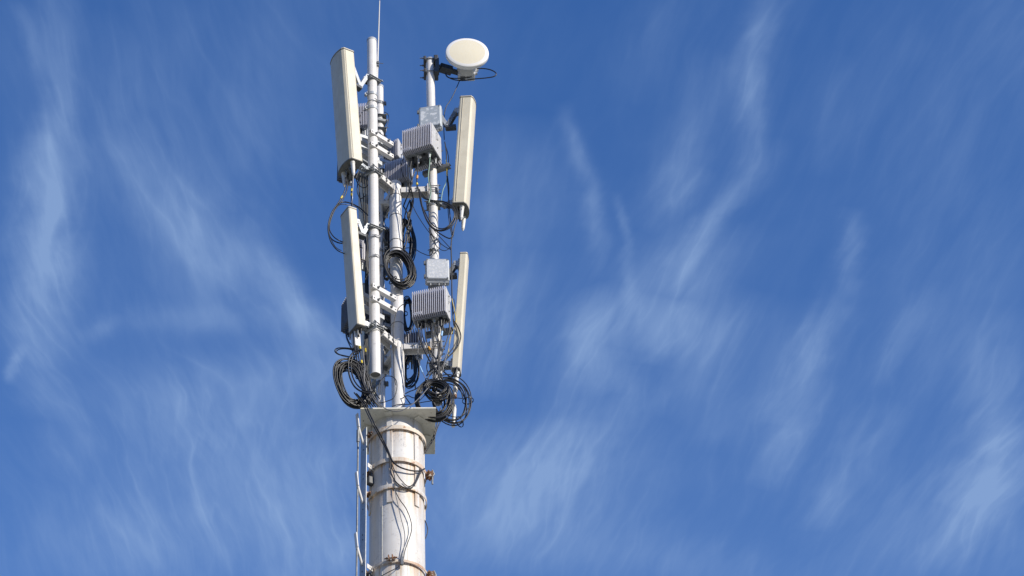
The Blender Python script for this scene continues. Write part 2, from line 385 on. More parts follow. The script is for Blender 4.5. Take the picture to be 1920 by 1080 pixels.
# rust runs and grey scuffs in the mast paint
def weather(mat, zs, rust_amt):
    t = mat.node_tree; b = t.nodes['Principled BSDF']; src = b.inputs['Base Color'].links[0].from_socket
    def N(ty, **k):
        n = t.nodes.new(ty)
        for q, c in k.items(): setattr(n, q, c)
        return n
    def M(op, x, y=None, z=None):
        n = N('ShaderNodeMath', operation=op)
        for i, v in enumerate((x, y, z)):
            if v is None: continue
            if isinstance(v, (int, float)): n.inputs[i].default_value = v
            else: t.links.new(v, n.inputs[i])
        return n.outputs[0]
    tcn = N('ShaderNodeTexCoord'); sp = N('ShaderNodeSeparateXYZ'); t.links.new(tcn.outputs['Object'], sp.inputs[0]); z = sp.outputs[2]
    def noise(sc, sxyz, det, lo, hi):
        mp = N('ShaderNodeMapping'); mp.inputs['Scale'].default_value = sxyz; t.links.new(tcn.outputs['Object'], mp.inputs[0])
        n = N('ShaderNodeTexNoise'); n.inputs['Scale'].default_value = sc; n.inputs['Detail'].default_value = det; n.inputs['Roughness'].default_value = .65
        t.links.new(mp.outputs[0], n.inputs['Vector'])
        r_ = N('ShaderNodeMapRange'); r_.inputs['From Min'].default_value = lo; r_.inputs['From Max'].default_value = hi; t.links.new(n.outputs['Fac'], r_.inputs['Value']); return r_.outputs[0]
    run = noise(1, (24, 24, .7), 4, .44, .62); edge = noise(1, (40, 40, 30), 4, .35, .75)
    m = None
    for zb, L in zs:
        up = N('ShaderNodeMapRange'); up.inputs['From Min'].default_value = zb-L; up.inputs['From Max'].default_value = zb; t.links.new(z, up.inputs['Value'])
        w = M('MULTIPLY', M('MULTIPLY', M('POWER', up.outputs[0], 1.6), M('LESS_THAN', z, zb+.01)), run)
        near = N('ShaderNodeMapRange'); near.inputs['From Min'].default_value = zb-.05; near.inputs['From Max'].default_value = zb-.01; t.links.new(z, near.inputs['Value'])
        w = M('ADD', w, M('MULTIPLY', M('MULTIPLY', near.outputs[0], M('LESS_THAN', z, zb+.03)), M('MULTIPLY', edge, .35)))
        m = w if m is None else M('MAXIMUM', m, w)
    mx = N('ShaderNodeMix', data_type='RGBA'); t.links.new(M('MULTIPLY', m, rust_amt), mx.inputs['Factor']); t.links.new(src, mx.inputs['A']); mx.inputs['B'].default_value = (.47, .29, .14, 1)
    scf = M('MULTIPLY', noise(1, (9, 9, 5), 2, .52, .62), noise(1, (55, 55, 38), 4, .5, .66))
    m2 = N('ShaderNodeMix', data_type='RGBA'); t.links.new(M('MULTIPLY', scf, .7), m2.inputs['Factor']); t.links.new(mx.outputs['Result'], m2.inputs['A']); m2.inputs['B'].default_value = (.34, .33, .33, 1)
    m3 = N('ShaderNodeMix', data_type='RGBA'); t.links.new(M('MULTIPLY', noise(1, (3, 3, .5), 4, .42, .66), .5), m3.inputs['Factor']); t.links.new(m2.outputs['Result'], m3.inputs['A']); m3.inputs['B'].default_value = (.56, .49, .38, 1)
    t.links.new(m3.outputs['Result'], b.inputs['Base Color'])
weather(MAST, [(zb1-.02, .25), (zb2-.02, .45), (zb3-.02, .45), (zb4-.01, .8)], .95)

# ------------------------------------------------------------------ centre pole and its cross arms
cp = thing('centre_pole', 'thick white pole rising from the middle of the top plate', 'pole', PZ.p(ZP+.022))
m = MB(); m.cyl(PZ.p(ZP+.022), PZ.t, PZ.r, PZ.r*.99, 32); m.build('tube', PIPE, cp)
m = MB(); m.cyl(PZ.p(ZP+.0225), PZ.p(ZP+.045), PZ.r+.05, n=32)
for k in range(8):
    a = 2*pi*k/8; q = PZ.p(ZP+.045)+V((cos(a), sin(a), 0))*(PZ.r+.028); m.cyl(q, q+ZA*.02, .012, n=6)
m.build('foot_flange', PIPE, cp)
for row in (371, 409, 456, 612): 
    m = MB(); q = PZ.row(row); m.band(q, (PZ.t-PZ.b).normalized()+V((.1*random.uniform(-1, 1), .1, 0)), PZ.r+.001, .005, .003, 24); m.build('cable_tie', BLACK, cp)
zup, zlo = PZ.row(362).z, PZ.row(655).z
def arm(P, zz, label, h=.085, w=.10, under=True):
    c, q = PZ.p(zz), P.p(zz); d = (q-c); d.z = 0; L = d.length; d.normalize(); s = V((-d.y, d.x, 0))
    o = thing('cross_arm', label, 'bracket arm', c, 'cross arms holding the antenna pipes')
    a0, a1 = PZ.r-.005, L-P.r-.012
    m = MB()                                     # U channel open below
    mid = c+d*((a0+a1)/2)
    m.box(mid+s*(w/2), d, s, ZA, a1-a0, .010, h, .002); m.box(mid-s*(w/2), d, s, ZA, a1-a0, .010, h, .002)
    m.box(mid+ZA*(h/2-.002), d, s, ZA, a1-a0-.004, w-.012, .008)
    m.build('channel', PIPE, o)
    m = MB(); m.box(c+d*(L-P.r-.006), d, s, ZA, .012, w+.06, h+.05, .002); m.build('end_plate', PIPE, o)
    m = MB(); m.box(c+d*(L+P.r+.008), d, s, ZA, .012, w+.05, h+.03, .002); m.build('back_strap', GALV, o)
    for e in (-1, 1):
        m = MB()
        for zq in (-1, 1):
            p0 = c+d*(L-P.r-.03)+s*e*(P.r+.014)+ZA*zq*.035; m.cyl(p0, p0+d*(2*P.r+.07), .006, n=8)
        m.build('u_bolt', GALVD, o)
        for a in (.35, .62):
            for zq in (-.02, .02) if a > .5 else (0,):
                p0 = mid+s*e*(w/2+.004)+d*(a-.5)*(a1-a0)+ZA*zq; m = MB(); m.cyl(p0, p0+s*e*.016, .014, n=6); m.build('bolt', GALVD, o)
    return o
arm(PA, zup, 'white channel arm joining the pole top to the front left pipe')
arm(PB, zup, 'white channel arm from the pole top to the right pipe below the upper radio unit')
arm(PC, zup, 'white channel arm behind the pole top reaching the rear pipe')
arm(PA, zlo, 'white bolted arm low on the pole next to the foot of the front left pipe')
arm(PB, zlo, 'white channel arm under the lower radio unit, half in shade')
arm(PC, zlo, 'white arm low behind the pole reaching the rear pipe')

# ------------------------------------------------------------------ antenna pipes
def pipe_thing(P, label, rows=()):
    o = thing('antenna_pipe', label, 'pipe', P.b, 'vertical antenna pipes round the pole')
    m = MB(); m.cyl(P.b, P.t, P.r, P.r, 32, caps=False)
    ax = (P.t-P.b).normalized()
    m.lathe([(P.r, 0), (P.r-.006, 0), (P.r-.006, .10)], P.b, ax, 32)
    m.build('tube', PIPE, o)
    m = MB(); m.cyl(P.b+ax*.02, P.b+ax*.03, P.r-.007, n=24); m.build('bottom_cap', CAPD, o)
    m = MB(); m.lathe([(P.r+.003, -.025), (P.r+.004, .003), (P.r*.6, .014), (0.001, .017)], P.t, ax, 32); m.build('top_cap', GALV, o)
    return o
pA = pipe_thing(PA, 'front left white pipe with a closed grey end hanging over the plate')
pB = pipe_thing(PB, 'right white pipe carrying the round dish')
pC = pipe_thing(PC, 'rear white pipe partly hidden behind the front left pipe')

def clamp(mb, P, z, d, w=.035, block=.05, rods=True, h=.05, rl=.05):
    c = P.p(z); s = V((-d.y, d.x, 0)); r = P.r
    for e in (1, -1):
        mb.box(c+d*e*(r+w/2-.008), s, d, ZA, 2*r+.03, w, h, .006)
        mb.box(c+d*e*(r*.45)+s*(r+.008), s, d, ZA, .012, r*.9, h*.8, .003); mb.box(c+d*e*(r*.45)-s*(r+.008), s, d, ZA, .012, r*.9, h*.8, .003)
    if rods:
        for e in (-1, 1):
            p0 = c+s*e*(r+.022); mb.cyl(p0-d*(r+rl), p0+d*(r+rl*.6), .006, n=8)
            mb.cyl(p0-d*(r+.018), p0-d*(r+.030), .013, n=6)
    return c
# galvanised straps on the pipes
def strap(P, row, label_parent, mat=GALV, h=.035, rod_dir=None):
    q = PA.row(row) if P is PA else P.row(row); m = MB(); ax = (P.t-P.b).normalized()
    m.band(q, ax, P.r+.001, h, .006, 28)
    d = rod_dir or hv(.75, -.66); s = V((-d.y, d.x, 0))
    for e in (-1, 1):
        m.box(q+d*(P.r+.018)+s*e*.008, d, s, ZA, .04, .005, h, .001)
    m.cyl(q+d*(P.r+.02)-s*.045, q+d*(P.r+.02)+s*.045, .006, n=8)
    m.build('strap', mat, label_parent)
for row in (180, 206): strap(PA, row, pA, GALV, .045, hv(-.95, -.3))
for row in (194,): strap(PA, row, pA, WIRE, .008)
for row in (449, 486): strap(PA, row, pA, WIRE, .008, hv(.3, -1))
for row in (188, 214): strap(PC, row+8, pC, GALVD, .05, hv(1, -.3))
strap(PC, 245, pC, GALV, .04, hv(1, -.3)); strap(PC, 722, pC, GALVD, .06, hv(1, -.3))
strap(PB, 474, pB, GALVD, .03, hv(-.5, -.9)); strap(PB, 389, pB, WIRE, .012, hv(-.5, -.9))

# lightning rod on the front left pipe
lr = thing('lightning_rod', 'thin pale whip rod standing above the front left pipe', 'rod', PA.row(150))
o1, o2 = at(707.2, 150, -.33), at(711.8, 1.5, -.33)
m = MB(); m.cyl(o1, o1+(o2-o1)*.35, .0105, .009, 10); m.cyl(o1+(o2-o1)*.35, o2, .009, .006, 10); m.build('rod', WPLAS, lr)
m = MB(); q = at(708.2, 121, -.33); m.box(q, V((1, 0, 0)), V((0, 1, 0)), ZA, .035, .05, .09, .005); m.cyl(q+V((-.03, -.03, 0)), q+V((.07, -.03, -.015)), .005, n=6); m.build('clamp', GALVD, lr)

# slim tube beside the pole
st = thing('slim_conduit', 'slim white tube on a short stub between the front left pipe and the pole', 'conduit', at(717, 745, .12))
f0 = at(717.5, 745, .12); f0.z = ZP+.022
m = MB(); m.cyl(f0, at(715.2, 377, .12), .016, n=12); m.build('tube', PIPE, st)
m = MB(); a_, b_ = at(714.5, 381, .12), at(731, 381, .06); m.box((a_+b_)/2, (b_-a_).normalized(), (b_-a_).cross(ZA).normalized(), ZA, (b_-a_).length, .05, .055, .003); m.build('stub', PIPE, st)
for row in (470, 500, 545, 640):
    m = MB(); q = at(716+(row-377)*.006, row, .12); m.box(q, V((1, 0, 0)), V((0, 1, 0)), ZA, .05, .05, .03, .004); m.cyl(q+V((-.02, -.03, .005)), q+V((.05, -.05, -.01)), .005, n=6); m.build('clip', GALV, st)

# ------------------------------------------------------------------ panel antennas
def rounded(W, D, kind):
    if kind == 'wide':                  # flat back, gently bowed front
        pts = []
        for i in range(13):
            a = -1+2*i/12; pts.append((a*W/2, D/2-.035*a*a - (.012 if abs(a) > .99 else 0)))
        return [(-W/2*.94, -D/2), (-W/2, -D/2+.015)] + pts + [(W/2, -D/2+.015), (W/2*.94, -D/2)]
    c = .022
    return [(-W/2+.006, -D/2), (-W/2, -D/2+.006), (-W/2, D/2-c), (-W/2+c*.3, D/2-c*.3), (-W/2+c, D/2), (W/2-c, D/2), (W/2-c*.3, D/2-c*.3), (W/2, D/2-c), (W/2, -D/2+.006), (W/2-.006, -D/2)]
def panel(label, top, bot, n, W, D, kind, P, seam=None, hinge=True, flip=1, feet='cones', group='panel antennas on the pipes'):
    U = (top-bot).normalized(); n = (n-U*n.dot(U)).normalized(); S = n.cross(U).normalized(); L = (top-bot).length
    o = thing('panel_antenna', label, 'antenna', bot, group)
    poly = rounded(W, D, kind)
    m = MB(); m.prism(poly, bot, S, n, U, .008, L-.008); m.build('radome', CREAM, o)
    cap = [(a*1.025, b*1.03) for a, b in poly]
    m = MB(); m.prism(cap, bot, S, n, U, L-.0079, L+.006); m.build('end_cap', CREAM2, o)
    m = MB(); m.prism([(a*1.035, b*1.045) for a, b in poly], bot, S, n, U, L-.018, L-.0082); m.build('cap_shade_line', CAPD, o)  # dark strip drawn for the shaded edge under the top cap
    m = MB(); m.prism(cap, bot, S, n, U, -.006, .0079); m.build('end_cap', CAPD, o)
    m = MB(); m.prism([(a*.95, b*.9) for a, b in poly], bot, S, n, U, -.0105, -.0061); m.build('bottom_plate', CAPD, o)
    if seam is not None:
        for e in (-1, 1):
            m = MB(); c = bot+U*L/2+S*e*(W/2+.0005)+n*(seam*D)
            m.box(c, S, n, U, .007, .006, L-.05, .001); m.build('seam_bead', CREAM2, o)
            m = MB(); c = bot+U*L/2+S*e*(W/2+.0005)+n*(seam*D-.007)
            m.box(c, S, n, U, .003, .004, L-.05); m.build('seam_groove', CAPD, o)
    # connectors under the bottom cap
    for k in range(6):
        q = bot-U*.010+S*W*(.36-.13*k)-n*D*.12*(1 if k % 2 else -1)
        m = MB(); m.cyl(q, q-U*.035, .013, n=10); m.cyl(q-U*.035, q-U*.085, .0095, n=10)
        m.build('connector', BLACK if k % 2 else GALVD, o)
    if feet == 'cones':
        for e in (-.36, .30):
            q = bot-U*.0105+S*W*e*flip+n*D*.1
            m = MB(); m.cyl(q, q-U*.03, .030, .029, 16); m.cyl(q-U*.03, q-U*.19, .027, .019, 16); m.cyl(q-U*.19, q-U*.225, .019, .006, 12)
            m.build('tilt_actuator', WPLAS, o)
    elif feet == 'box':
        q = bot-U*.0105+S*W*.2
        m = MB(); m.box(q-U*.11, S, n, U, .085, .075, .21, .006); ob = m.build('tilt_actuator', WPLAS, o)
        m = MB(); m.box(q-U*.13+n*0-S*.0-n*.0+S*.0435, S, n, U, .002, .03, .06); m.build('label_plate', GALV, ob)
        for e in (-1, 1):
            m = MB(); m.cyl(q-U*.215+S*e*.02, q-U*.30+S*e*.02, .012, n=10); m.build('connector', GALV, o)
    elif feet == 'rod':
        q = bot-U*.0105+S*W*.1+n*D*.05
        m = MB(); m.cyl(q, q-U*.04, .034, n=16); m.cyl(q-U*.04, q-U*.27, .028, n=16); m.cyl(q-U*.27, q-U*.33, .020, n=12); m.build('tilt_actuator', WPLAS, o)
        m = MB(); m.cyl(q-U*.33, q-U*.37, .022, n=12); m.build('connector', RUST, o)
        m = MB(); m.cyl(q-U*.46-S*.02, q-U*.52-S*.02, .014, .024, 12); m.cyl(q-U*.52-S*.02, q-U*.76-S*.02, .024, .020, 12); m.build('tilt_actuator', WPLAS, o)
    # scissor bracket above, hinge below
    def end(frac, drop, spread, nm):
        back = bot+U*L*frac-n*(D/2+.012); zc = back.z
        pc = P.p(zc); d = back-pc; d.z = 0; d.normalize(); s = V((-d.y, d.x, 0))
        br = MB(); br.box(back, S, n, U, .10, .022, .12, .003)
        for e in (-1, 1): br.box(back-n*.03+S*e*.038, S, n, U, .006, .06, .07, .001)
        bo = br.build(nm, GALV, o)
        cm = MB(); clamp(cm, P, zc, d); cm.build('pipe_clamp', GALVD, bo)
        a0 = pc+d*(P.r+.03)+ZA*.02; b0 = back-n*.045
        el = (a0+b0)/2-ZA*drop
        for (p_, q_, off, mt) in ((a0, el, .026, GALV), (el, b0, .034, GALV if P is not PB else GALVD)):
            mm = MB(); dd = (q_-p_); LL = dd.length; dd.normalize(); nn = dd.cross(s).normalized()
            for e in (-1, 1):
                mm.box((p_+q_)/2+s*e*off, dd, nn, s, LL+.045, .048, .006, .002)
            mm.box((p_+q_)/2, dd, nn, s, LL*.5, .008, off*1.9)
            mm.build('scissor_link', mt, bo)
        mm = MB()
        if drop > .1:
            mm = MB(); dh = (back-el); dh.z = 0; dh.normalize(); mm.box(el*.62+b0*.38-ZA*(drop*.42), dh, s, ZA, .13, .075, .05, .006); mm.build('swivel_foot', DGREY, bo)
        for q_ in (a0, el, b0):
            mm = MB(); mm.cyl(q_-s*.045, q_+s*.045, .010, n=8); mm.build('pivot_bolt', GALV, bo)
    end(.93, spread=0, drop=.17 if kind == 'slim' else .27, nm='tilt_bracket')
    end(.06, spread=0, drop=.02, nm='hinge_bracket')
    return o
n1 = hv(-.86, -.50)
t1, q1 = at(639, 108, -.61), at(654.5, 315, -.55)
t2, q2 = at(653, 399, -.50), at(669.5, 619, -.45)
t3, q3 = at(878.5, 195.5, -.07), at(865, 395, -.05)
t4, q4 = at(871, 482, -.06), at(856, 698, -.05)
panel('large cream panel antenna at upper left with its shaded face turned left', t1, q1, n1, .325, .19, 'wide', PA, .19)
panel('slim cream panel antenna at lower left with a white box under its foot', t2, q2, n1, .20, .11, 'slim', PA, None, feet='box')
panel('large cream panel antenna hanging on the right pipe below the dish', t3, q3, hv(.99, -.13), .28, .185, 'wide', PB, -.27)
panel('slim cream panel antenna at lower right beside the lower radio unit', t4, q4, hv(.99, -.13), .16, .09, 'slim', PB, None, feet='rod')
panel('grey green panel antenna facing away behind the front left pipe, upper one', V((-.345, .82, t1.z)), V((-.315, .73, q1.z)), dC, .27, .155, 'wide', PC, None, feet='none')
panel('grey green panel antenna facing away behind the front left pipe, lower one', V((-.335, .78, t2.z)), V((-.31, .70, q2.z)), dC, .17, .10, 'slim', PC, None, feet='none')

# ------------------------------------------------------------------ radio units
def radio(label, ctr, n, Wd, H, D, P=None, fins=17, bf=.45, plaque=True, dark=False, group='finned radio units'):
    """ctr = middle of the finned face, n = its outward normal"""
    s = V((-n.y, n.x, 0)); s = s if s.x > 0 else -s            # towards picture right
    o = thing('radio_unit', label, 'radio unit', ctr-ZA*H/2-n*D/2, group)
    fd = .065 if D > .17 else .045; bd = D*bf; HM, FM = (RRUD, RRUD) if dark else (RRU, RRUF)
    m = MB(); m.box(ctr-n*(fd+bd/2), s, n, ZA, Wd, bd, H, .004); m.build('housing', HM, o)
    m = MB()
    for k in range(fins):
        x = -Wd/2+.006+(Wd-.012)*k/(fins-1)
        m.box(ctr-n*(fd/2-.002)+s*x, s, n, ZA, .0078, fd+.006, H-.004)
    m.build('heat_fins', FM, o)
    for e in (-1, 1):                                          # side flange plates with handle
        m = MB(); m.box(ctr-n*(fd+bd*.5-.02)+s*e*(Wd/2+.005), s, n, ZA, .008, bd+.05, H+.006, .002)
        sp = m.build('side_plate', RRUD if dark else RRUS, o)
        m = MB()
        for q in (-.25, .12, .36): m.cyl(ctr-n*(fd+bd*.5+.02*q)+s*e*(Wd/2+.008)+ZA*H*q, ctr-n*(fd+bd*.5)+s*e*(Wd/2+.018)+ZA*H*q, .009, n=6)
        m.build('screw', GALVD, sp)
        h0 = ctr-n*(fd+bd*.3)+s*e*(Wd/2+.01)
        m = MB(); m.tube([h0+ZA*H*.32, h0+s*e*.025+ZA*H*.28, h0+s*e*.025+ZA*H*.06, h0+ZA*H*.02], .006, 8); m.build('handle', RRUS, sp)
    # second, narrower pack behind with its own fins: power filter and mount
    b2 = D-fd-bd-.02
    if b2 > .03:
        m = MB(); m.box(ctr-n*(fd+bd+.006+b2/2), s, n, ZA, Wd*.88, b2, H*.9, .004); m.build('rear_housing', RRU, o)
        m = MB()
        for k in range(13):
            m.box(ctr-n*(fd+bd+.006+b2/2)+s*(-Wd*.40+Wd*.80*k/12)-ZA*(H*.45+.008), s, n, ZA, .008, b2*.9, .022)
        m.build('bottom_fins', RRUF, o)
    m = MB(); m.box(ctr-n*(fd+.02)-ZA*(H/2+.005), s, n, ZA, Wd*.92, .04, .014, .002); m.build('bottom_rail', GALVD, o)
    m = MB(); m.box(ctr-n*(fd+bd/2)-ZA*(H/2+.004), s, n, ZA, Wd*.94, bd*.92, .007, .002); m.build('underside_shade', DGREY, o)  # dark sheet gives the housing's underside its shade by colour
    rk = random.Random(int(ctr.x*977+ctr.z*131))
    for k, x in enumerate((-.42, -.34, -.25, -.16, -.06, .03, .12, .22, .31, .41)):
        q = ctr-n*(fd+bd*(.22+.5*(k % 2)))+s*Wd*(x+rk.uniform(-.02, .02))-ZA*(H/2+.007); m = MB()
        L = rk.choice((.035, .05, .09, .13)); rr_ = rk.choice((.012, .015, .018))
        m.cyl(q, q-ZA*.02, rr_+.006, n=10); m.cyl(q-ZA*.02, q-ZA*L, rr_, rr_*.85, 10)
        if k % 3 == 1: m.box(q-ZA*.03+s*.022, s, n, ZA, .032, .03, .022, .003)
        m.build('connector', rk.choice((GALV, BLACK, BLACK, GALVD, RRUS)), o)
    if plaque:
        m = MB(); m.box(ctr+n*.0065+s*(-Wd*.33)-ZA*H*.40, s, n, ZA, Wd*.24, .004, .035, .001); pq = m.build('name_plate', RRUF, o)
        m = MB()
        for k in range(5): m.box(ctr+n*.009+s*(-Wd*.41+Wd*.04*k)-ZA*H*.40, s, n, ZA, Wd*.02, .002, .012)
        m.build('embossed_mark', GALVD, pq)
    if P is not None:
        zc = ctr.z
        for dz in (-.3, .3):
            c = P.p(zc+H*dz); back = ctr-n*D+ZA*H*dz; d = (back-c); d.z = 0
            if d.length < .02: d = n.copy()
            d.normalize(); m = MB(); clamp(m, P, zc+H*dz, d, h=.04)
            m.box((c+d*P.r+back)/2, d, V((-d.y, d.x, 0)), ZA, max(.03, (back-c).length-P.r), .12, .03, .003)
            m.build('mount_clamp', GALVD, o)
    return o
nr1, nr2 = hv(-.40, -.92), hv(-.28, -.96)
radio('grey finned radio unit on the right pipe just below the peeling box', at(781, 257.5, -.36), nr1, .375, .385, .40, PB, bf=.58)
radio('grey finned radio unit on the right pipe under the small square box', at(803.5, 565, -.31), nr2, .385, .385, .25, PB, bf=.5)
radio('grey finned radio unit in shade behind the top of the thick pole', at(742, 318, .22), hv(-.42, -.9), .30, .36, .2, PC, 14, plaque=False)
radio('small shaded radio unit above and behind the one at the pole top', at(732, 281, .48), hv(-.5, -.86), .2, .30, .16, PC, 9, plaque=False)
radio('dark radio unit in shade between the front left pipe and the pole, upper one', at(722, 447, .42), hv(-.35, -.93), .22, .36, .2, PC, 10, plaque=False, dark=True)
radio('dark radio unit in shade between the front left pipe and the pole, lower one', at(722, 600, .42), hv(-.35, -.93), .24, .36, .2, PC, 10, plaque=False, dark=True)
radio('radio unit behind the front left pipe beside the upper left panel', at(680, 214, .20), hv(-.15, -1), .16, .40, .16, PC, 8, plaque=False)
radio('pale radio unit behind the slim lower left panel next to the pipe', at(678.5, 466, .06), hv(.55, -.83), .13, .34, .16, PC, 6, plaque=False)
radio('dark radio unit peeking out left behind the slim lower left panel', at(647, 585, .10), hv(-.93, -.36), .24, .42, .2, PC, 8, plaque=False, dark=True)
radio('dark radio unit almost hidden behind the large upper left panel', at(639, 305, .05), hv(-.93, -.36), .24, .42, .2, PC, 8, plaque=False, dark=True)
radio('blue grey radio unit in shade below the coil behind the pole', at(766, 640, .36), hv(-.25, -.97), .24, .36, .18, PC, 9, plaque=False)

def mount_channel(label, a, b, h=.07, w=.05, mat=GALV, nm='mounting_channel', cat='mounting bar', group='channel bars clamped to the pipes', holes=True, bolts=()):
    d = (b-a); L = d.length; d.normalize(); s = V((-d.y, d.x, 0)); s = s if s.y < 0 else -s     # s faces the camera
    o = thing(nm, label, cat, (a+b)/2, group); mid = (a+b)/2
    m = MB(); m.box(mid, d, s, ZA, L, .008, h, .0015)
    m.box(mid-s*(w/2)+ZA*(h/2-.004), d, s, ZA, L-.002, w-.008, .007); m.box(mid-s*(w/2)-ZA*(h/2-.004), d, s, ZA, L-.002, w-.008, .007)
    m.build('channel', mat, o)
    if holes:
        for k in (-.44, .30, .44):
            m = MB(); q = mid+d*L*k+s*.004; m.cyl(q-s*.001, q+s*.0015, .010, n=12); m.build('bolt_hole', DGREY, o)
    for k in bolts:
        m = MB(); q = mid+d*L*k+s*.004; m.cyl(q, q+s*.014, .016, n=6); m.cyl(q+s*.014, q+s*.035, .008, n=8); m.build('bolt', GALVD, o)
    return o
for (r0, r1, l) in ((249, 279, 'upper white bar of the pair clamped across the front left pipe beside the large panel'),
                    (271, 303, 'lower white bar of the pair clamped across the front left pipe beside the large panel'),
                    (537, 569, 'upper white bar of the pair clamped across the front left pipe beside the slim panel'),
                    (560, 592, 'lower white bar of the pair clamped across the front left pipe beside the slim panel')):
    zz = PA.row((r0+r1)/2-7).z; c = PA.p(zz)+dA*(PA.r+.012); t_ = hv(.76, -.65)
    t_ = V((-dA.y, dA.x, 0)); t_ = t_ if t_.x > 0 else -t_
    # bar runs from picture left to right, the right end farther back
    t_ = hv(.76, .65); c = PA.p(zz)+hv(.65, -.76)*(PA.r+.010)
    mount_channel(l, c-t_*.085, c+t_*.265, .062, .055, PIPE, bolts=(-.28, .26))
    c2 = PA.p(zz)-hv(.65, -.76)*(PA.r+.055)
    mount_channel(l.replace('white bar of the pair', 'rear bar of the pair').replace('clamped across', 'behind'), c2-t_*.15, c2+t_*.24, .062, .05, GALV, holes=False)
for row, l in ((258, 'topmost shaded bar across the rear pipe left of the front pipe'), (276, 'second shaded bar from the top across the rear pipe'), (291, 'third shaded bar from the top across the rear pipe'),
               (575, 'upper shaded bar low on the rear pipe'), (598, 'lower shaded bar low on the rear pipe')):
    c = PC.row(row+16); t_ = hv(.91, .41)
    mount_channel(l, c-t_*.45+hv(.41, -.91)*.07, c+t_*.12+hv(.41, -.91)*.07, .05, .04, GALV, holes=False, bolts=(-.3, 0))
for ra, rb, l in (((792, 325), (842, 308), 'dark channel bar behind the right pipe under the upper radio unit'), ((797, 626), (848, 617), 'grey channel bar behind the right pipe under the lower radio unit')):
    mount_channel(l, at(*ra, .02 if ra[1] > 400 else .06), at(*rb, -.12 if ra[1] < 400 else -.06), .06, .06, GALVD, holes=False)

# ------------------------------------------------------------------ junction boxes
def jbox(label, c, n, w, h, d, mat):
    s = V((-n.y, n.x, 0)); s = s if s.x > 0 else -s
    o = thing('junction_box', label, 'box', c-ZA*h/2-n*d/2, 'square grey boxes on the right pipe')
    m = MB(); m.box(c-n*(d/2+.006), s, n, ZA, w, d, h, .010); m.build('body', mat, o)
    m = MB(); m.box(c+n*.002, s, n, ZA, w*.93, .018, h*.93, .008); lid = m.build('lid', mat, o)
    m = MB(); m.box(c+n*.0115, s, n, ZA, w*.78, .001, h*.8)
    m.build('peeling_label', PEEL if mat is BOXG else PEEL_SHADE, lid)
    for qx in (-1, 1):
        for qz in (-1, 1):
            m = MB(); q_ = c+n*.011+s*qx*w*.42+ZA*qz*h*.43; m.cyl(q_-n*.002, q_+n*.005, .009, n=8); m.build('lid_screw', GALVD, lid)
    for q in (-.32, .32):
        m = MB(); m.box(c-n*.01-s*(w/2+.008)+ZA*h*q, s, n, ZA, .02, .03, .05, .004); m.build('hinge', GALVD, o)
    for e in (-1, 1):
        m = MB(); m.box(c-n*(d*.5)+ZA*e*(h/2+.012), s, n, ZA, w*.9, d*.6, .02, .003); m.build('mounting_flange', GALV, o)
    for q in (-.3, .05, .3):
        m = MB(); p = c-n*d*.4+s*w*q-ZA*(h/2); m.cyl(p-ZA*.02, p-ZA*.055, .014, n=10); m.build('cable_gland', GALVD, o)
    for e in (-1, 1):
        m = MB(); clamp(m, PB, c.z+e*(h/2+.03), hv(n.x, n.y), h=.03); m.build('pipe_clamp', GALVD, o)
    return o
jbox('shaded square box with a peeling label at the top of the right pipe', at(806, 219, -.15), hv(-.2, -1), .285, .38, .09, BOX_SHADE)
jbox('sunlit square grey box right above the lower radio unit', at(820, 505, -.17), hv(.02, -1), .275, .33, .10, BOXG)

# ------------------------------------------------------------------ microwave dish
dn = hv(.015, -1.0); dc = at(876, 99, -.24)
dish = thing('microwave_dish', 'round white microwave dish with a cream face on top of the right pipe', 'dish antenna', at(815, 130, -.02))
R = .272
m = MB(); m.lathe([(R*.62, -.125), (R*.80, -.085), (R*.96, -.05), (R*.985, -.046), (R, -.04), (R*1.004, -.005), (R*.99, .006), (R*.965, .010), (R*.83, .016)], dc, dn, 64); m.build('shell', DISHW, dish)
m = MB(); m.lathe([(R*.832, .0158), (R*.5, .024), (R*.2, .028), (.001, .029)], dc, dn, 64); m.build('radome_face', DISHC, dish)
m = MB(); m.lathe([(R*.60, -.10), (R*.58, -.15), (R*.46, -.165), (R*.44, -.28), (R*.40, -.30), (.001, -.30)], dc, dn, 32); m.build('rear_hub', WPLAS, dish)
bc = dc-dn*.33; sx = V((1, 0, 0))
m = MB(); m.box(bc, sx, dn, ZA, .22, .13, .2, .012)
for k in range(5): m.box(bc-dn*.07+sx*(-.06+.03*k), sx, dn, ZA, .008, .03, .15)
m.build('transceiver', RRUS, dish)
for dx, dz, mt in ((.10, -.02, GALV), (.115, .045, WPLAS), (-.06, -.10, GALVD), (.03, -.1, GALV)):
    q = bc+sx*dx+ZA*dz; m = MB(); m.cyl(q-sx*.02, q+sx*.04, .022, n=12); m.cyl(q-ZA*.03, q+ZA*.02, .016, n=10); m.build('connector', mt, dish)
arm0, arm1 = PB.row(126)+V((.06, -.02, 0)), bc+V((-.07, .02, .0))
dd = (arm1-arm0).normalized(); du = dd.cross(V((0, 1, 0))).normalized(); dw = dd.cross(du)
m = MB(); m.box((arm0+arm1)/2, dd, du, dw, (arm1-arm0).length, .05, .07, .012)
for k in range(5): m.box((arm0+arm1)/2-dd*.03+du*(-.036+.018*k), dd, du, dw, (arm1-arm0).length*.45, .007, .10)
m.build('mount_arm', DGREY, dish)
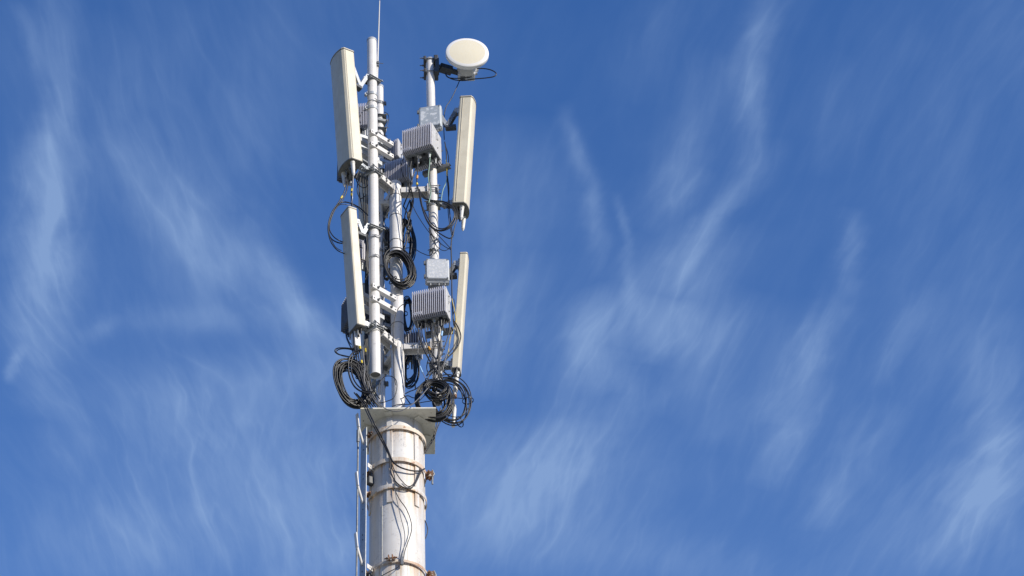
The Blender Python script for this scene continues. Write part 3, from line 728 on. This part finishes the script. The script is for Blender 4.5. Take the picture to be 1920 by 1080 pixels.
for row in (116, 139):
    q = PB.row(row)
    m = MB(); m.box(q+V((.075, -.005, 0)), V((1, 0, 0)), V((0, 1, 0)), ZA, .055, .16, .10, .01); m.build('pole_clamp', DGREY, dish)
    m = MB(); m.box(q+V((-.065, 0, 0)), V((1, 0, 0)), V((0, 1, 0)), ZA, .035, .15, .08, .008); mc = m.build('pole_clamp', DGREY, dish)
    for yy in (-.062, .062):
        m = MB(); m.cyl(q+V((-.13, yy, 0)), q+V((.06, yy, 0)), .006, n=8); m.cyl(q+V((-.084, yy, 0)), q+V((-.098, yy, 0)), .014, n=6); m.build('threaded_rod', GALVD, mc)
m = MB(); m.box(PB.row(128)+V((.088, -.03, 0)), V((1, 0, 0)), V((0, 1, 0)), ZA, .05, .10, .26, .012); m.build('swivel_block', DGREY, dish)

# ------------------------------------------------------------------ cables
def crom(P, sub=6, closed=False):
    out = []; n = len(P)
    for i in range(n if closed else n-1):
        p = [P[(i+k) % n] if closed else P[max(0, min(n-1, i+k))] for k in (-1, 0, 1, 2)]
        for j in range(sub):
            t = j/sub; t2, t3 = t*t, t*t*t
            out.append((p[1]*2+(p[2]-p[0])*t+(p[0]*2-p[1]*5+p[2]*4-p[3])*t2+(p[1]*3-p[0]-p[2]*3+p[3])*t3)*.5)
    if not closed: out.append(P[-1])
    return out
def px3(pts, Y):
    out = []
    for p in pts:
        if isinstance(p, V): out.append(p); continue
        if len(p) == 3: Y = p[2]
        out.append(at(p[0], p[1], Y))
    return out
def cable(label, pts, Y, r=.009, mat=BLACK, group='loose cables on the mast head', marks=()):
    P = px3(pts, Y); path = crom(P, 7)
    m = MB(); m.tube(path, r*.76, 7)
    o = m.build('cable', mat); tag(o, label, 'cable', group)
    for f, mt, nm, ln in marks:
        i = int(f*(len(path)-1)); i = max(1, min(len(path)-2, i)); d = (path[i+1]-path[i-1]).normalized()
        mm = MB(); mm.cyl(path[i]-d*ln/2, path[i]+d*ln/2, r*.76+.005, n=8); mm.build(nm, mt, o)
    return o
def coil(label, cx, cy, rx, ry, rot, Y, turns, spread, r=.0085, mat=BLACK, tilt=0.0, thick=.05, ties=(.1, .55), seed=1, egg=0.0):
    """hanging hank of cable: many turns round one ring, each a little off the last"""
    rnd = random.Random(seed); c = at(cx, cy, Y); k = FPX/(c-EYE).dot(CF)
    ez = at(cx, cy-10, Y)-c; ez = ez/10; ex = V((1/k, tilt/k, 0)); path = []; N = 34
    cr, sr = cos(rot), sin(rot); ph = [rnd.random()*6.28 for _ in range(4)]
    offs = [rnd.uniform(-1, 1) for _ in range(turns+2)]; yo = [rnd.uniform(-1, 1) for _ in range(turns+2)]
    sh = [(rnd.uniform(-1, 1), rnd.uniform(-1, 1)) for _ in range(turns+2)]
    for i in range(turns*N+1):
        t = i/N; q = int(t); f = t-q; f = f*f*(3-2*f)
        a = 2*pi*t
        of = offs[q]*(1-f)+offs[q+1]*f; yy = yo[q]*(1-f)+yo[q+1]*f
        sx_ = sh[q][0]*(1-f)+sh[q+1][0]*f; sy_ = sh[q][1]*(1-f)+sh[q+1][1]*f
        bun = .5+.5*abs(sin(a/2+ph[0]))
        u = cos(a)*(rx+of*spread*bun)+sx_*spread*.45; v = sin(a)*(ry+of*spread*bun)*(1+egg*sin(a))+sy_*spread*.45
        u += .8*sin(3*a+ph[1])*spread*.12; v += sin(2*a+ph[2]+q)*spread*.12
        uu, vv = u*cr-v*sr, u*sr+v*cr
        path.append(c+ex*uu+ez*vv+V((0, yy*thick*bun, 0)))
    m = MB(); m.tube(path, r*.72, 6)
    o = m.build('cable_coil', mat); tag(o, label, 'cable coil', 'coiled spare cable')
    for tfrac in ties:
        a = 2*pi*tfrac; u, v = cos(a)*rx, sin(a)*ry; uu, vv = u*cr-v*sr, u*sr+v*cr
        p = c+ex*uu+ez*vv; du_, dv_ = -sin(a)*rx, cos(a)*ry
        d = (ex*(du_*cr-dv_*sr)+ez*(du_*sr+dv_*cr)).normalized()
        mm = MB(); mm.band(p, d, spread*1.05/k+.012, .010, .004, 12); mm.build('cable_tie', BLACK, o)
    return o
coil('thick black coil hung on the front of the thick pole above its middle', 747.5, 502.5, 24, 29.5, radians(17), -.15, 26, 7, .0095, seed=3, tilt=.25, thick=.05, ties=(.62,))
coil('black coil hanging behind the thick pole at the height of the square box', 764, 450, 10.5, 34, radians(4), .16, 18, 6, .010, seed=4, tilt=.5, ties=(.2,))
coil('large black coil hanging over the left edge of the top plate', 660.5, 722, 26, 36, radians(18), -.42, 32, 9, .010, seed=5, tilt=.4, thick=.07, ties=(.08, .8))
coil('big outer black coil at the right corner above the top plate', 812, 750, 31, 31, 0, -.22, 20, 9, .010, seed=6, tilt=.1, thick=.05, ties=(.3,))
coil('small tight black coil in front of the bigger coil at right', 818, 732, 19.5, 14.5, radians(-4), -.34, 18, 6, .009, seed=7, tilt=.1, ties=(.75,))
coil('wide loose black loops swinging out right of the foot actuator', 845, 753, 33, 40, radians(10), -.12, 8, 8, .009, seed=8, tilt=.2, ties=(.0, .8))
coil('dark hank of cable in shade behind the lower cross arm', 770, 692, 11, 30, radians(-12), .42, 12, 6, .010, seed=9, tilt=.5, ties=(.5,))
coil('dark small hank behind the thick pole beside the lower radio unit', 765, 590, 8, 28, 0, .30, 9, 5, .009, seed=10, tilt=.4, ties=(.5,))
coil('black hank squeezed between the front left pipe and the slim tube', 725, 500, 7, 22, 0, .25, 8, 4, .009, seed=12, tilt=.3, ties=(.5,))

YT = lambda f: (f, YEL, 'tape_mark', .04)
cable('black cable looping left from the large upper left panel, outermost loop', [(648, 333), (647, 355), (637, 376), (622, 399), (615, 425), (619, 450), (630, 467), (642, 474), (660, 480, -.2), (684, 488, -.1)], -.5, marks=[YT(.20)])
cable('black cable looping left from the large upper left panel, inside the outermost loop', [(652, 336), (650, 358), (641, 376), (626, 397), (617.5, 425), (624, 442), (638, 452), (656, 458, -.25), (680, 465, -.1)], -.48)
cable('black cable arching over the top of the slim panel from the pipe', [(690, 404, -.2), (676, 391), (660, 382, -.3), (643, 379, -.42), (630, 387), (620, 404), (616, 428), (620, 446), (634, 455), (650, 457, -.25), (676, 460, -.1)], -.3, .010)
cable('thin grey cable arching just over the slim panel top', [(682, 402, -.2), (668, 388), (652, 384, -.4), (637, 384), (625, 398), (617, 420), (618, 440), (628, 462), (640, 470)], -.3, .006, GREYC)
cable('black cable dropping straight behind the slim panel, yellow tape on it', [(660.5, 322), (660, 345), (659, 365), (659, 385), (664, 410, -.2), (676, 440, -.15)], -.46, .008, marks=[YT(.32), YT(.42)])
cable('pale thin wire dropping beside the taped cable behind the slim panel', [(662.5, 325), (662, 350), (661, 380), (666, 420, -.1)], -.46, .005, WIRE)
for i, (x0, x1, x2, x3, y1, lab) in enumerate(((676, 674, 681, 689, 480, 'first black cable from the left running down behind the front left pipe'), (680, 681, 683, 687, 470, 'second black cable from the left running down behind the front left pipe'),
        (684, 686, 686, 690, 478, 'third black cable from the left running down behind the front left pipe'), (688, 690, 688, 692, 482, 'black cable closest to the front left pipe, running down behind it'))):
    cable(lab, [(x0, 330), (x1, 362), (x2, 400), (x3-3, 440), (x3, y1), (x3-2, 530, .0), (x3, 590), (x3-4, 650), (x3-6, 700)], -.08+.02*i, .010)
cable('black cable hanging from the dark radio unit at lower left', [(648, 617, .0), (650, 634), (656, 648, -.2), (663, 664, -.35), (668, 690), (679, 725, -.45), (690, 742)], 0, .010)
cable('black cable down from the foot of the slim lower left panel', [(662, 622), (664, 645), (668, 668), (674, 695), (682, 722), (692, 745)], -.45, .011)
cable('black cable beside the white foot box of the slim panel', [(668, 624), (670, 648), (673, 672), (680, 705), (685, 735)], -.44, .010)
cable('black cable under the white foot box, yellow tape near its top', [(675, 650), (677, 672), (681, 695), (683, 718), (688, 738), (698, 752)], -.44, .009, marks=[YT(.05), YT(.28)])
cable('grey cable under the white foot box bending to the plate', [(680, 650), (682, 670), (684, 690), (683, 712), (690, 730), (703, 752), (715, 764)], -.44, .008, GREYC)
cable('black cable with yellow tape beside the front left pipe foot', [(684, 640), (686, 660), (687, 680), (682, 705), (686, 728), (694, 740)], -.36, .008, marks=[(.18, YEL, 'tape_mark', .05)])
cable('small flat black loop sticking out left above the large coil', [(676, 660), (664, 655), (648, 652.5), (633, 653), (628, 658), (634, 664), (650, 668), (662, 670), (670, 668)], -.42, .010)
cable('second flat black loop just inside the small loop at left', [(674, 662), (660, 656), (645, 654), (634, 656), (631, 661), (642, 667), (656, 669)], -.40, .008)
cable('thin black loop curling above the large left coil', [(678, 682), (660, 677), (643, 679), (632, 683), (629, 690), (632, 694), (642, 684), (662, 681), (676, 684)], -.45, .005)
cable('thick black cable curving through the middle of the large left coil', [(678, 656), (664, 660), (655, 672), (653, 690), (657, 710), (666, 726), (680, 735), (694, 737)], -.5, .013)
cable('second thick black cable curving beside the first through the left coil', [(672, 662), (662, 668), (658, 686), (662, 708), (672, 724), (686, 733), (700, 735)], -.48, .011)
for i in range(5):
    dx = (i-2)*2.2
    cable(('leftmost', 'second', 'middle', 'fourth', 'rightmost')[i]+' black strand of the bundle falling onto the plate at left', [(672+dx*1.2, 680), (677+dx, 700), (681+dx, 718), (687+dx*1.3, 735), (693+dx*1.8, 752), (700+dx*2.2, 763, -.3)], -.4+.02*i, .010)
# bundle that runs down the mast
bu = [(668, 738), (684, 757, -.45), (694, 778), (705, 800)]
cable('thick black cable running from the left coil down across the mast', bu+[onmast(717, 822), onmast(727, 843), onmast(731, 853), onmast(737, 866), onmast(750, 876), onmast(770, 882), onmast(786, 883), onmast(796, 879, .05)], -.46, .0115)
cable('second black cable down the mast that hangs in a long bow below the upper band', [(664, 736), (680, 757, -.47), (690, 778), (701, 800), onmast(713, 822, .03), onmast(724, 843, .02), onmast(730, 858, .02), onmast(733, 885, .02), onmast(742, 903, .02), onmast(757, 914, .02), onmast(772, 914, .02), onmast(782, 900, .03), onmast(789, 882, .04)], -.48, .0095)
cable('thin black cable swinging right down the lower mast', [onmast(731, 856, .02), onmast(735, 878, .02), onmast(740, 895, .02), onmast(741, 918, .03), onmast(749, 936, .03), onmast(761, 953, .03), onmast(769, 972, .03), onmast(772, 990, .03), onmast(768, 1008, .03), onmast(760, 1030, .02), onmast(756, 1050, .02)], 0, .0065)
cable('thin grey tube left of the swinging cable, a cable shadow above and a cable below', [onmast(740, 918), onmast(746, 945), onmast(752, 972), onmast(758, 995), onmast(759, 1012), onmast(756, 1035), onmast(754, 1050)], 0, .006, GREYC)  # upper stretch is a cable's shadow built as a tube
cable('thin black cable bowing under the second band of the mast', [onmast(733, 866, .02), onmast(740, 882, .02), onmast(752, 900, .02), onmast(766, 912, .02), onmast(780, 902, .03), onmast(786, 884, .04)], 0, .0065)
cable('thin cable slanting left at the bottom of the mast', [onmast(757, 1052, .015), onmast(745, 1064), onmast(728, 1073), onmast(712, 1083), onmast(700, 1100)], 0, .006)
cable('thin black cable bulging out behind the right side of the mast', [at(793, 970, .05), at(799, 981, .05), at(802, 994, .05), at(799, 1006, .05), at(793, 1016, .05)], 0, .007)
m = MB(); q = onmast(753.5, 1052, .03); m.box(q, V((1, 0, 0)), V((0, 1, 0)), ZA, .03, .03, .10, .005); m.cyl(q-ZA*.03, q+ZA*.09, .010, n=8); tag(m.build('cable_clip', GALVD), 'small grey clip holding the two thin cables on the lowest band', 'clip')
cable('thin grey cable drooping across the front edge of the top plate', [(690, 715), (700, 742), (714, 760), (730, 769), (748, 771), (764, 764), (778, 754), (790, 742), (802, 728)], -.46, .0075, GREYC)
cable('thin black cable ringing the foot of the thick pole', [(704, 742), (711, 755), (726, 752), (738, 746), (744, 730), (743, 714), (735, 706), (722, 706), (713, 716), (709, 735)], -.2, .0065)
cable('thin cable lying along the front edge of the top plate', [(735, 762), (750, 758), (768, 758), (785, 752), (797, 740)], -.34, .006)
cable('thin black cable arching left of the lower radio unit', [(772, 570), (762, 569.5), (752, 573), (744, 584), (739, 602), (737, 622), (738, 641), (739, 700), (742, 722)], -.16, .0065)
# right pipe
cable('thick black cable dropping from the upper radio unit, orange sleeve on it', [(783, 297), (783, 322), (782, 345), (788, 366), (792, 388), (799, 410), (812, 428), (828, 440), (843, 447), (850, 440)], -.3, .010, marks=[(.17, ORG, 'sleeve', .05), (.23, YEL, 'sleeve', .03)])
cable('thin black cable at the left end under the upper radio unit', [(764, 300), (766, 325), (768, 350), (771, 368, -.2), (774, 385), (782, 402), (796, 424), (812, 444), (832, 461), (845, 468)], -.3, .006)
cable('black cable hanging next to the left end under the upper radio unit', [(771, 303), (769, 322), (772, 340), (768, 358), (762, 372, -.05), (757, 385, .05)], -.28, .011)
cable('black cable running diagonally below the upper radio unit to the pole', [(779, 318), (774, 332), (770, 345), (772, 360, -.1), (775, 378, .0), (770, 400, .05), (764, 425, .08)], -.28, .010)
cable('wide black loop in front of the right pipe, outermost ring', [(786, 355), (794, 371), (812, 376), (832, 378), (847, 386), (855, 401), (851, 418), (840, 429), (824, 433), (810, 427), (799, 411), (791, 388), (786, 366)], -.2, .011)
cable('wide black loop in front of the right pipe, second ring', [(790, 362), (800, 373), (818, 377), (836, 380), (849, 391), (853, 405), (846, 420), (834, 430), (820, 431), (806, 421), (796, 402), (789, 380), (785, 358)], -.17, .010)
cable('wide black loop in front of the right pipe, innermost ring', [(784, 352), (789, 378), (797, 398), (808, 418), (822, 428), (836, 427), (848, 415), (852, 400), (846, 389), (832, 381)], -.23, .009)
cable('thin black cable sagging from the loops to the black riser', [(804, 428), (809, 446), (820, 463), (832, 470), (842, 466), (847, 458)], -.15, .0055)
cable('thin black cable slanting from the black loops to the riser', [(806, 420), (818, 437), (832, 452), (845, 466)], -.16, .006)
cable('thin black cable bridging from the rear coil to the right pipe', [(752, 470, -.1), (762, 465), (776, 466), (790, 474), (806, 479), (812, 470)], -.08, .006)
cable('pale green earth cable left of the right pipe under the radio unit', [(812, 277), (807, 292), (805, 312), (803, 332), (806, 350), (808, 362), (804, 380)], -.3, .0065, GRN)
cable('thin black cable beside the pale green one', [(809, 282), (805, 305), (804, 330), (808, 352), (806, 372), (804, 392)], -.27, .006)
cable('earth cable right of the right pipe, yellow above and green below', [(836, 300), (838, 318), (837, 340), (831, 355), (828, 370), (828, 380)], -.08, .0065, GRN, marks=[(.2, YGR, 'sleeve', .22)])
cable('black cable down the right of the upper radio unit', [(834, 266), (837, 288), (837.5, 320), (840, 352), (842, 385), (845, 415), (849, 440)], -.08, .009)
cable('second black cable down the right side of the upper radio unit', [(835, 272), (841, 296), (839, 325), (842, 356), (840, 390), (843, 420), (848, 445)], -.05, .007)
cable('straight black riser right of the right pipe between the two radio units', [(849, 436), (846, 458), (846.5, 490), (847, 525), (847.5, 555), (849, 585), (851, 610, -.08)], -.12, .010)
cable('thin black cable along the right pipe above the small box', [(806, 372), (804, 392), (806, 430), (815, 452), (813, 470), (809, 478)], -.1, .005)
for i, (x, yy, lab) in enumerate(((757, 0, 'left'), (762, 6, 'middle'), (768, 3, 'right'))):
    cable(lab+' thick black cable of the tangle behind the thick pole top', [(775-i*3, 372+yy, .1), (770, 390), (764+i*2, 405), (769+i, 420), (762+i*3, 436), (758+i*4, 455)], .14, .011)
cable('black cable from the pole top tangle bowing right', [(756, 386), (764, 400), (769, 418), (768, 436), (762, 455), (757, 470)], .1, .010)
# dish feed
cable('black feed cable looping out right from under the dish', [(894, 129), (906, 128.5), (920, 131), (930, 137), (927, 143), (912, 146), (890, 148), (868, 151), (850, 149), (838, 143), (836, 137)], -.04, .010)
cable('second black feed cable hugging the underside of the dish hub', [(835, 138), (840, 145), (856, 147), (872, 146), (884, 144)], -.05, .009)
cable('thin black cable falling from the dish to the large right panel bracket', [(872, 149), (863, 150), (858, 160), (850, 178), (842, 192), (836, 202), (832, 225, .0), (833, 262)], -.03, .0075)
# lower right
cable('black cable at the left end under the lower radio unit', [(782, 603), (785, 625), (789, 640), (797, 660), (808, 680), (819, 697), (826, 716)], -.28, .011)
cable('second black cable from the left under the lower radio unit, orange sleeve on it', [(797, 606), (798, 630), (802, 647), (810, 662), (818, 676), (822, 694), (820, 715)], -.28, .009, marks=[(.42, ORG, 'sleeve', .05)])
cable('black cable crossing behind the lower arm to the right pipe', [(821, 640), (812, 655), (805, 668), (800, 690, -.1), (806, 705)], -.2, .007)
cable('black cable down the front of the right pipe under the lower radio unit', [(822, 602), (821, 630), (822, 660), (820, 690), (816, 710), (810, 722)], -.27, .009)
cable('black cable with pale blue tag under the lower radio unit', [(833, 600), (829, 622), (825, 650), (823, 680), (824, 708)], -.26, .009, marks=[(.3, BLU, 'tag', .07)])
cable('thin grey cable falling right of the right pipe foot', [(840, 598), (846, 625), (842, 650), (835, 675), (829, 700), (826, 716)], -.2, .0065, GREYC)
cable('yellow and green earth cable curving between radio unit and slim right panel', [(847, 560), (852, 580), (855, 600), (851, 616), (845, 630), (842, 648), (841, 668)], -.14, .0065, YGR)
cable('black cable bowing right across the slim right panel, outer one', [(852, 602), (860, 616), (864, 630), (860, 646), (850, 660), (838, 672), (830, 685), (824, 700)], -.16, .0095)
cable('black cable bowing right across the slim right panel, inner one', [(850, 600), (856, 618), (858, 632), (852, 648), (842, 662), (832, 676), (824, 694)], -.17, .008)
cable('thin pale wire hanging left below the lower radio unit, blue tag at its end', [(784, 606), (784, 640), (784, 672), (788, 688), (795, 704), (800, 714)], -.22, .005, GREYC, marks=[(.66, BLU, 'tag', .10)])
cable('dark cable hanging behind the lower arm left of the coils', [(775, 664, .2), (776, 690), (778, 712), (779, 730, .0)], .2, .010)
cable('black cable fallen over the right end of the top plate', [(760, 738), (768, 734), (778, 730), (790, 722), (806, 712)], -.2, .008)
cable('thin black cable leaning on the thick pole foot at right', [(757, 740), (764, 750), (770, 758)], -.1, .008)
cable('black cable looping round the right pipe foot', [(800, 705), (808, 694), (822, 690), (838, 702), (846, 708), (854, 700), (857, 688)], -.14, .011)
cable('second black cable looping from the right pipe foot to the slim panel foot', [(812, 712), (826, 708), (842, 707), (851, 702), (854, 690)], -.12, .009)
cable('thin black cable crossing the coils at right', [(778, 757), (800, 753), (826, 750), (850, 746), (872, 748)], -.3, .006)
cable('thin dark cable sagging inside the wide loops at right', [(828, 745), (830, 765), (840, 778), (856, 782), (870, 778), (878, 765)], -.2, .006)
cable('dark cable from the right coils slipping down behind the plate corner', [(826, 765), (822, 785), (818, 802), (812, 820), (803, 836), (796, 848)], .0, .010)
cable('second dark cable slipping down behind the plate corner', [(836, 770), (826, 790), (819, 806), (814, 822), (804, 838), (797, 850)], .02, .007)
cable('black cable from the rear strap hanging in a bow right of the rear pipe', [(720, 210), (727, 214), (729, 224), (724, 238), (716, 246), (708, 252)], .36, .006)
cable('thin black cable hanging left of the front left pipe straps', [(690, 190), (683, 205), (676, 215), (674, 225), (678, 236)], -.1, .005)
# white tie ends
for i, (x, y, dx, dy, Y, lab) in enumerate(((739, 640, 10, -5, -.16, 'white tie end poking out of the thick pole low down'), (719, 464, 8, -2, .08, 'white tie end beside the coil on the thick pole'), (717, 496, 8, 1, .05, 'white tie end low beside the coil on the thick pole'))):
    m = MB(); m.tube([at(x, y, Y), at(x+dx*.6, y+dy*.8, Y), at(x+dx, y+dy, Y)], .004, 6); tag(m.build('tie_end', WPLAS), lab, 'cable tie')

# more of the thin cables that crowd the mast head
for lab, pts, Y, rr, mt in (
 ('fine black cable from the lower radio unit to the top of the small tight coil', [(790, 606), (792, 628), (799, 648), (808, 672), (812, 695), (816, 716)], -.27, .007, BLACK),
 ('fine black cable hugging the left side of the right pipe below the lower radio unit', [(809, 604), (811, 625), (814, 650), (812, 676), (815, 700), (809, 722)], -.25, .0075, BLACK),
 ('fine black cable twisting across the right pipe below the lower radio unit', [(815, 606), (818, 624), (824, 644), (822, 664), (814, 684), (806, 702), (800, 716)], -.26, .0075, BLACK),
 ('black cable from the right corner of the lower radio unit into the tight coil', [(843, 598), (842, 622), (836, 644), (828, 664), (822, 684), (826, 704), (832, 716)], -.23, .009, BLACK),
 ('fine grey cable crossing the lower arm towards the right pipe', [(788, 612), (790, 636), (800, 656), (813, 668), (826, 674), (838, 664)], -.24, .0055, GREYC),
 ('black cable looped small at the right pipe foot above the tight coil', [(806, 704), (814, 697), (825, 699), (829, 708), (821, 714), (811, 712)], -.2, .009, BLACK),
 ('black cable sagging from the pole foot to the right coils', [(752, 748), (764, 742), (776, 746), (788, 741), (800, 728)], -.2, .007, BLACK),
 ('black cable dropping from the pole top tangle to the coil behind the pole', [(770, 372), (762, 392), (759, 412), (764, 432), (772, 452), (770, 474)], .12, .010, BLACK),
 ('fine black cable looped left of the pole top beside the bolted arm', [(739, 372), (732, 384), (724, 396), (720, 412), (724, 425), (733, 432)], .1, .006, BLACK),
 ('fine black cable running down the slim tube', [(718, 385), (719, 430), (717, 470), (720, 520), (718, 580), (721, 640), (718, 700)], .09, .006, BLACK),
 ('black cable curling under the upper left hinge bracket', [(672, 322), (668, 336), (674, 348), (684, 352), (692, 344), (690, 334)], -.3, .008, BLACK),
 ('second black cable curling under the upper left hinge bracket', [(676, 326), (671, 342), (670, 360), (676, 372), (684, 368)], -.28, .008, BLACK),
 ('black cable behind the slim lower left panel level with the pale radio unit', [(690, 438), (684, 452), (689, 470), (684, 492), (690, 514), (686, 532)], -.02, .009, BLACK),
 ('black cable bundle strand left of the front left pipe foot, hanging free', [(690, 650), (692, 672), (688, 696), (692, 716), (702, 734), (712, 748)], -.38, .008, BLACK),
 ('fine black cable springing left from the white foot box', [(668, 640), (660, 646), (654, 640), (650, 628), (652, 616)], -.3, .007, BLACK),
 ('fine black cable winding round the right pipe below the loops', [(807, 432), (812, 442), (822, 450), (826, 460), (820, 470), (812, 476)], -.1, .0055, BLACK),
 ('fine black cable standing right of the riser near the slim right panel', [(851, 560), (853, 578), (849, 596), (852, 612)], -.13, .006, BLACK),
 ('black cable hanging from the junction of the loops beside the large right panel', [(853, 386), (858, 396), (857, 412), (852, 428), (849, 444)], -.16, .009, BLACK),
 ('fine black cable from the upper radio unit to the shaded one behind it', [(757, 296), (752, 312), (756, 330), (764, 344), (768, 360)], -.15, .006, BLACK)):
    cable(lab, pts, Y, rr, mt)

# ------------------------------------------------------------------ climbing rail at the left of the mast
rx, ry = at(681.5, 900, -.20).x, -.20
ztop = zat(rx, ry, 806)
rail = thing('climbing_rail', 'blue grey climbing rail with pegs running up the left of the mast', 'ladder rail', (rx, ry, 0))
m = MB(); X, Yx = hv(.53, -.85), hv(.85, .53)
zb = .2
m.box(V((rx, ry, (ztop+zb)/2)), X, Yx, ZA, .118, .008, ztop-zb, .0015); m.box(V((rx, ry, (ztop+zb)/2))-X*.0555+Yx*.019, X, Yx, ZA, .007, .03, ztop-zb)
m.build('channel', GALV, rail)
lx = at(670.5, 900, -.27)
m = MB(); m.cyl(V((lx.x, -.27, zb)), V((lx.x+.0, -.27, zat(lx.x, -.13, 822))), .010, n=10); m.cyl(V((lx.x, -.27, zat(lx.x, -.13, 822)-.16)), V((lx.x, -.27, zat(lx.x, -.13, 822))), .018, n=10); m.build('safety_wire', GALVD, rail)
z900 = zat(rx, ry, 900); 
for k in range(30):
    row = None; z = zat(rx, ry, 830)-.79*k
    if z < 1: break
    base = V((rx, ry, z))-Yx*.006
    m = MB(); out = hv(-.55, -.83)
    p0, p1, p2, p3 = base+ZA*-.02, base+out*.02, base+out*.10+ZA*.16, base+out*.13+ZA*.33
    m.tube([p0, p1+ZA*.01, p1+(p2-p1)*.7, p2], .015, 8); 
    dd = (p3-p2).normalized(); m.box((p2+p3)/2-dd*.02, dd, dd.cross(X).normalized(), dd.cross(dd.cross(X).normalized()), (p3-p2).length, .014, .046, .004)
    m.build('foot_peg', PIPE, rail)
    m = MB()
    for q in (.30, .36, -.10): m.cyl(V((rx, ry, z+q))-Yx*.0045, V((rx, ry, z+q))-Yx*.0055, .010, n=10)
    m.build('slot', DGREY, rail)
for zz in (zb2-.03, zb4-.02, zb4-1.1, zb4-3.3, zb4-5.5, zb4-7.7):
    a0 = V((rx, ry, zz+.02))+X*.05+Yx*.02; d = hv(.62, .78); s = V((d.y, -d.x, 0)); L = .15
    m = MB(); m.box(a0+d*L/2, d, s, ZA, L, .008, .055, .002)
    so_ = m.build('standoff', PIPE, rail)
    m = MB()
    for q in (-.2, .12): m.box(a0+d*L*(.5+q)+s*.0045, d, s, ZA, .008, .002, .022)
    m.build('slot', DGREY, so_)
    m = MB(); q = V((rx+.075, ry+.05, zz-.14)); m.box(q, X, Yx, ZA, .06, .08, .10, .008); m.cyl(q-X*.02, q-X*.02+ZA*.13, .014, n=8); m.cyl(q+X*.02, q+X*.02+ZA*.10, .010, n=8); m.build('rail_clamp', DGREY, rail)
for o in bpy.data.objects:
    if 'origin_' in o: del o['origin_']
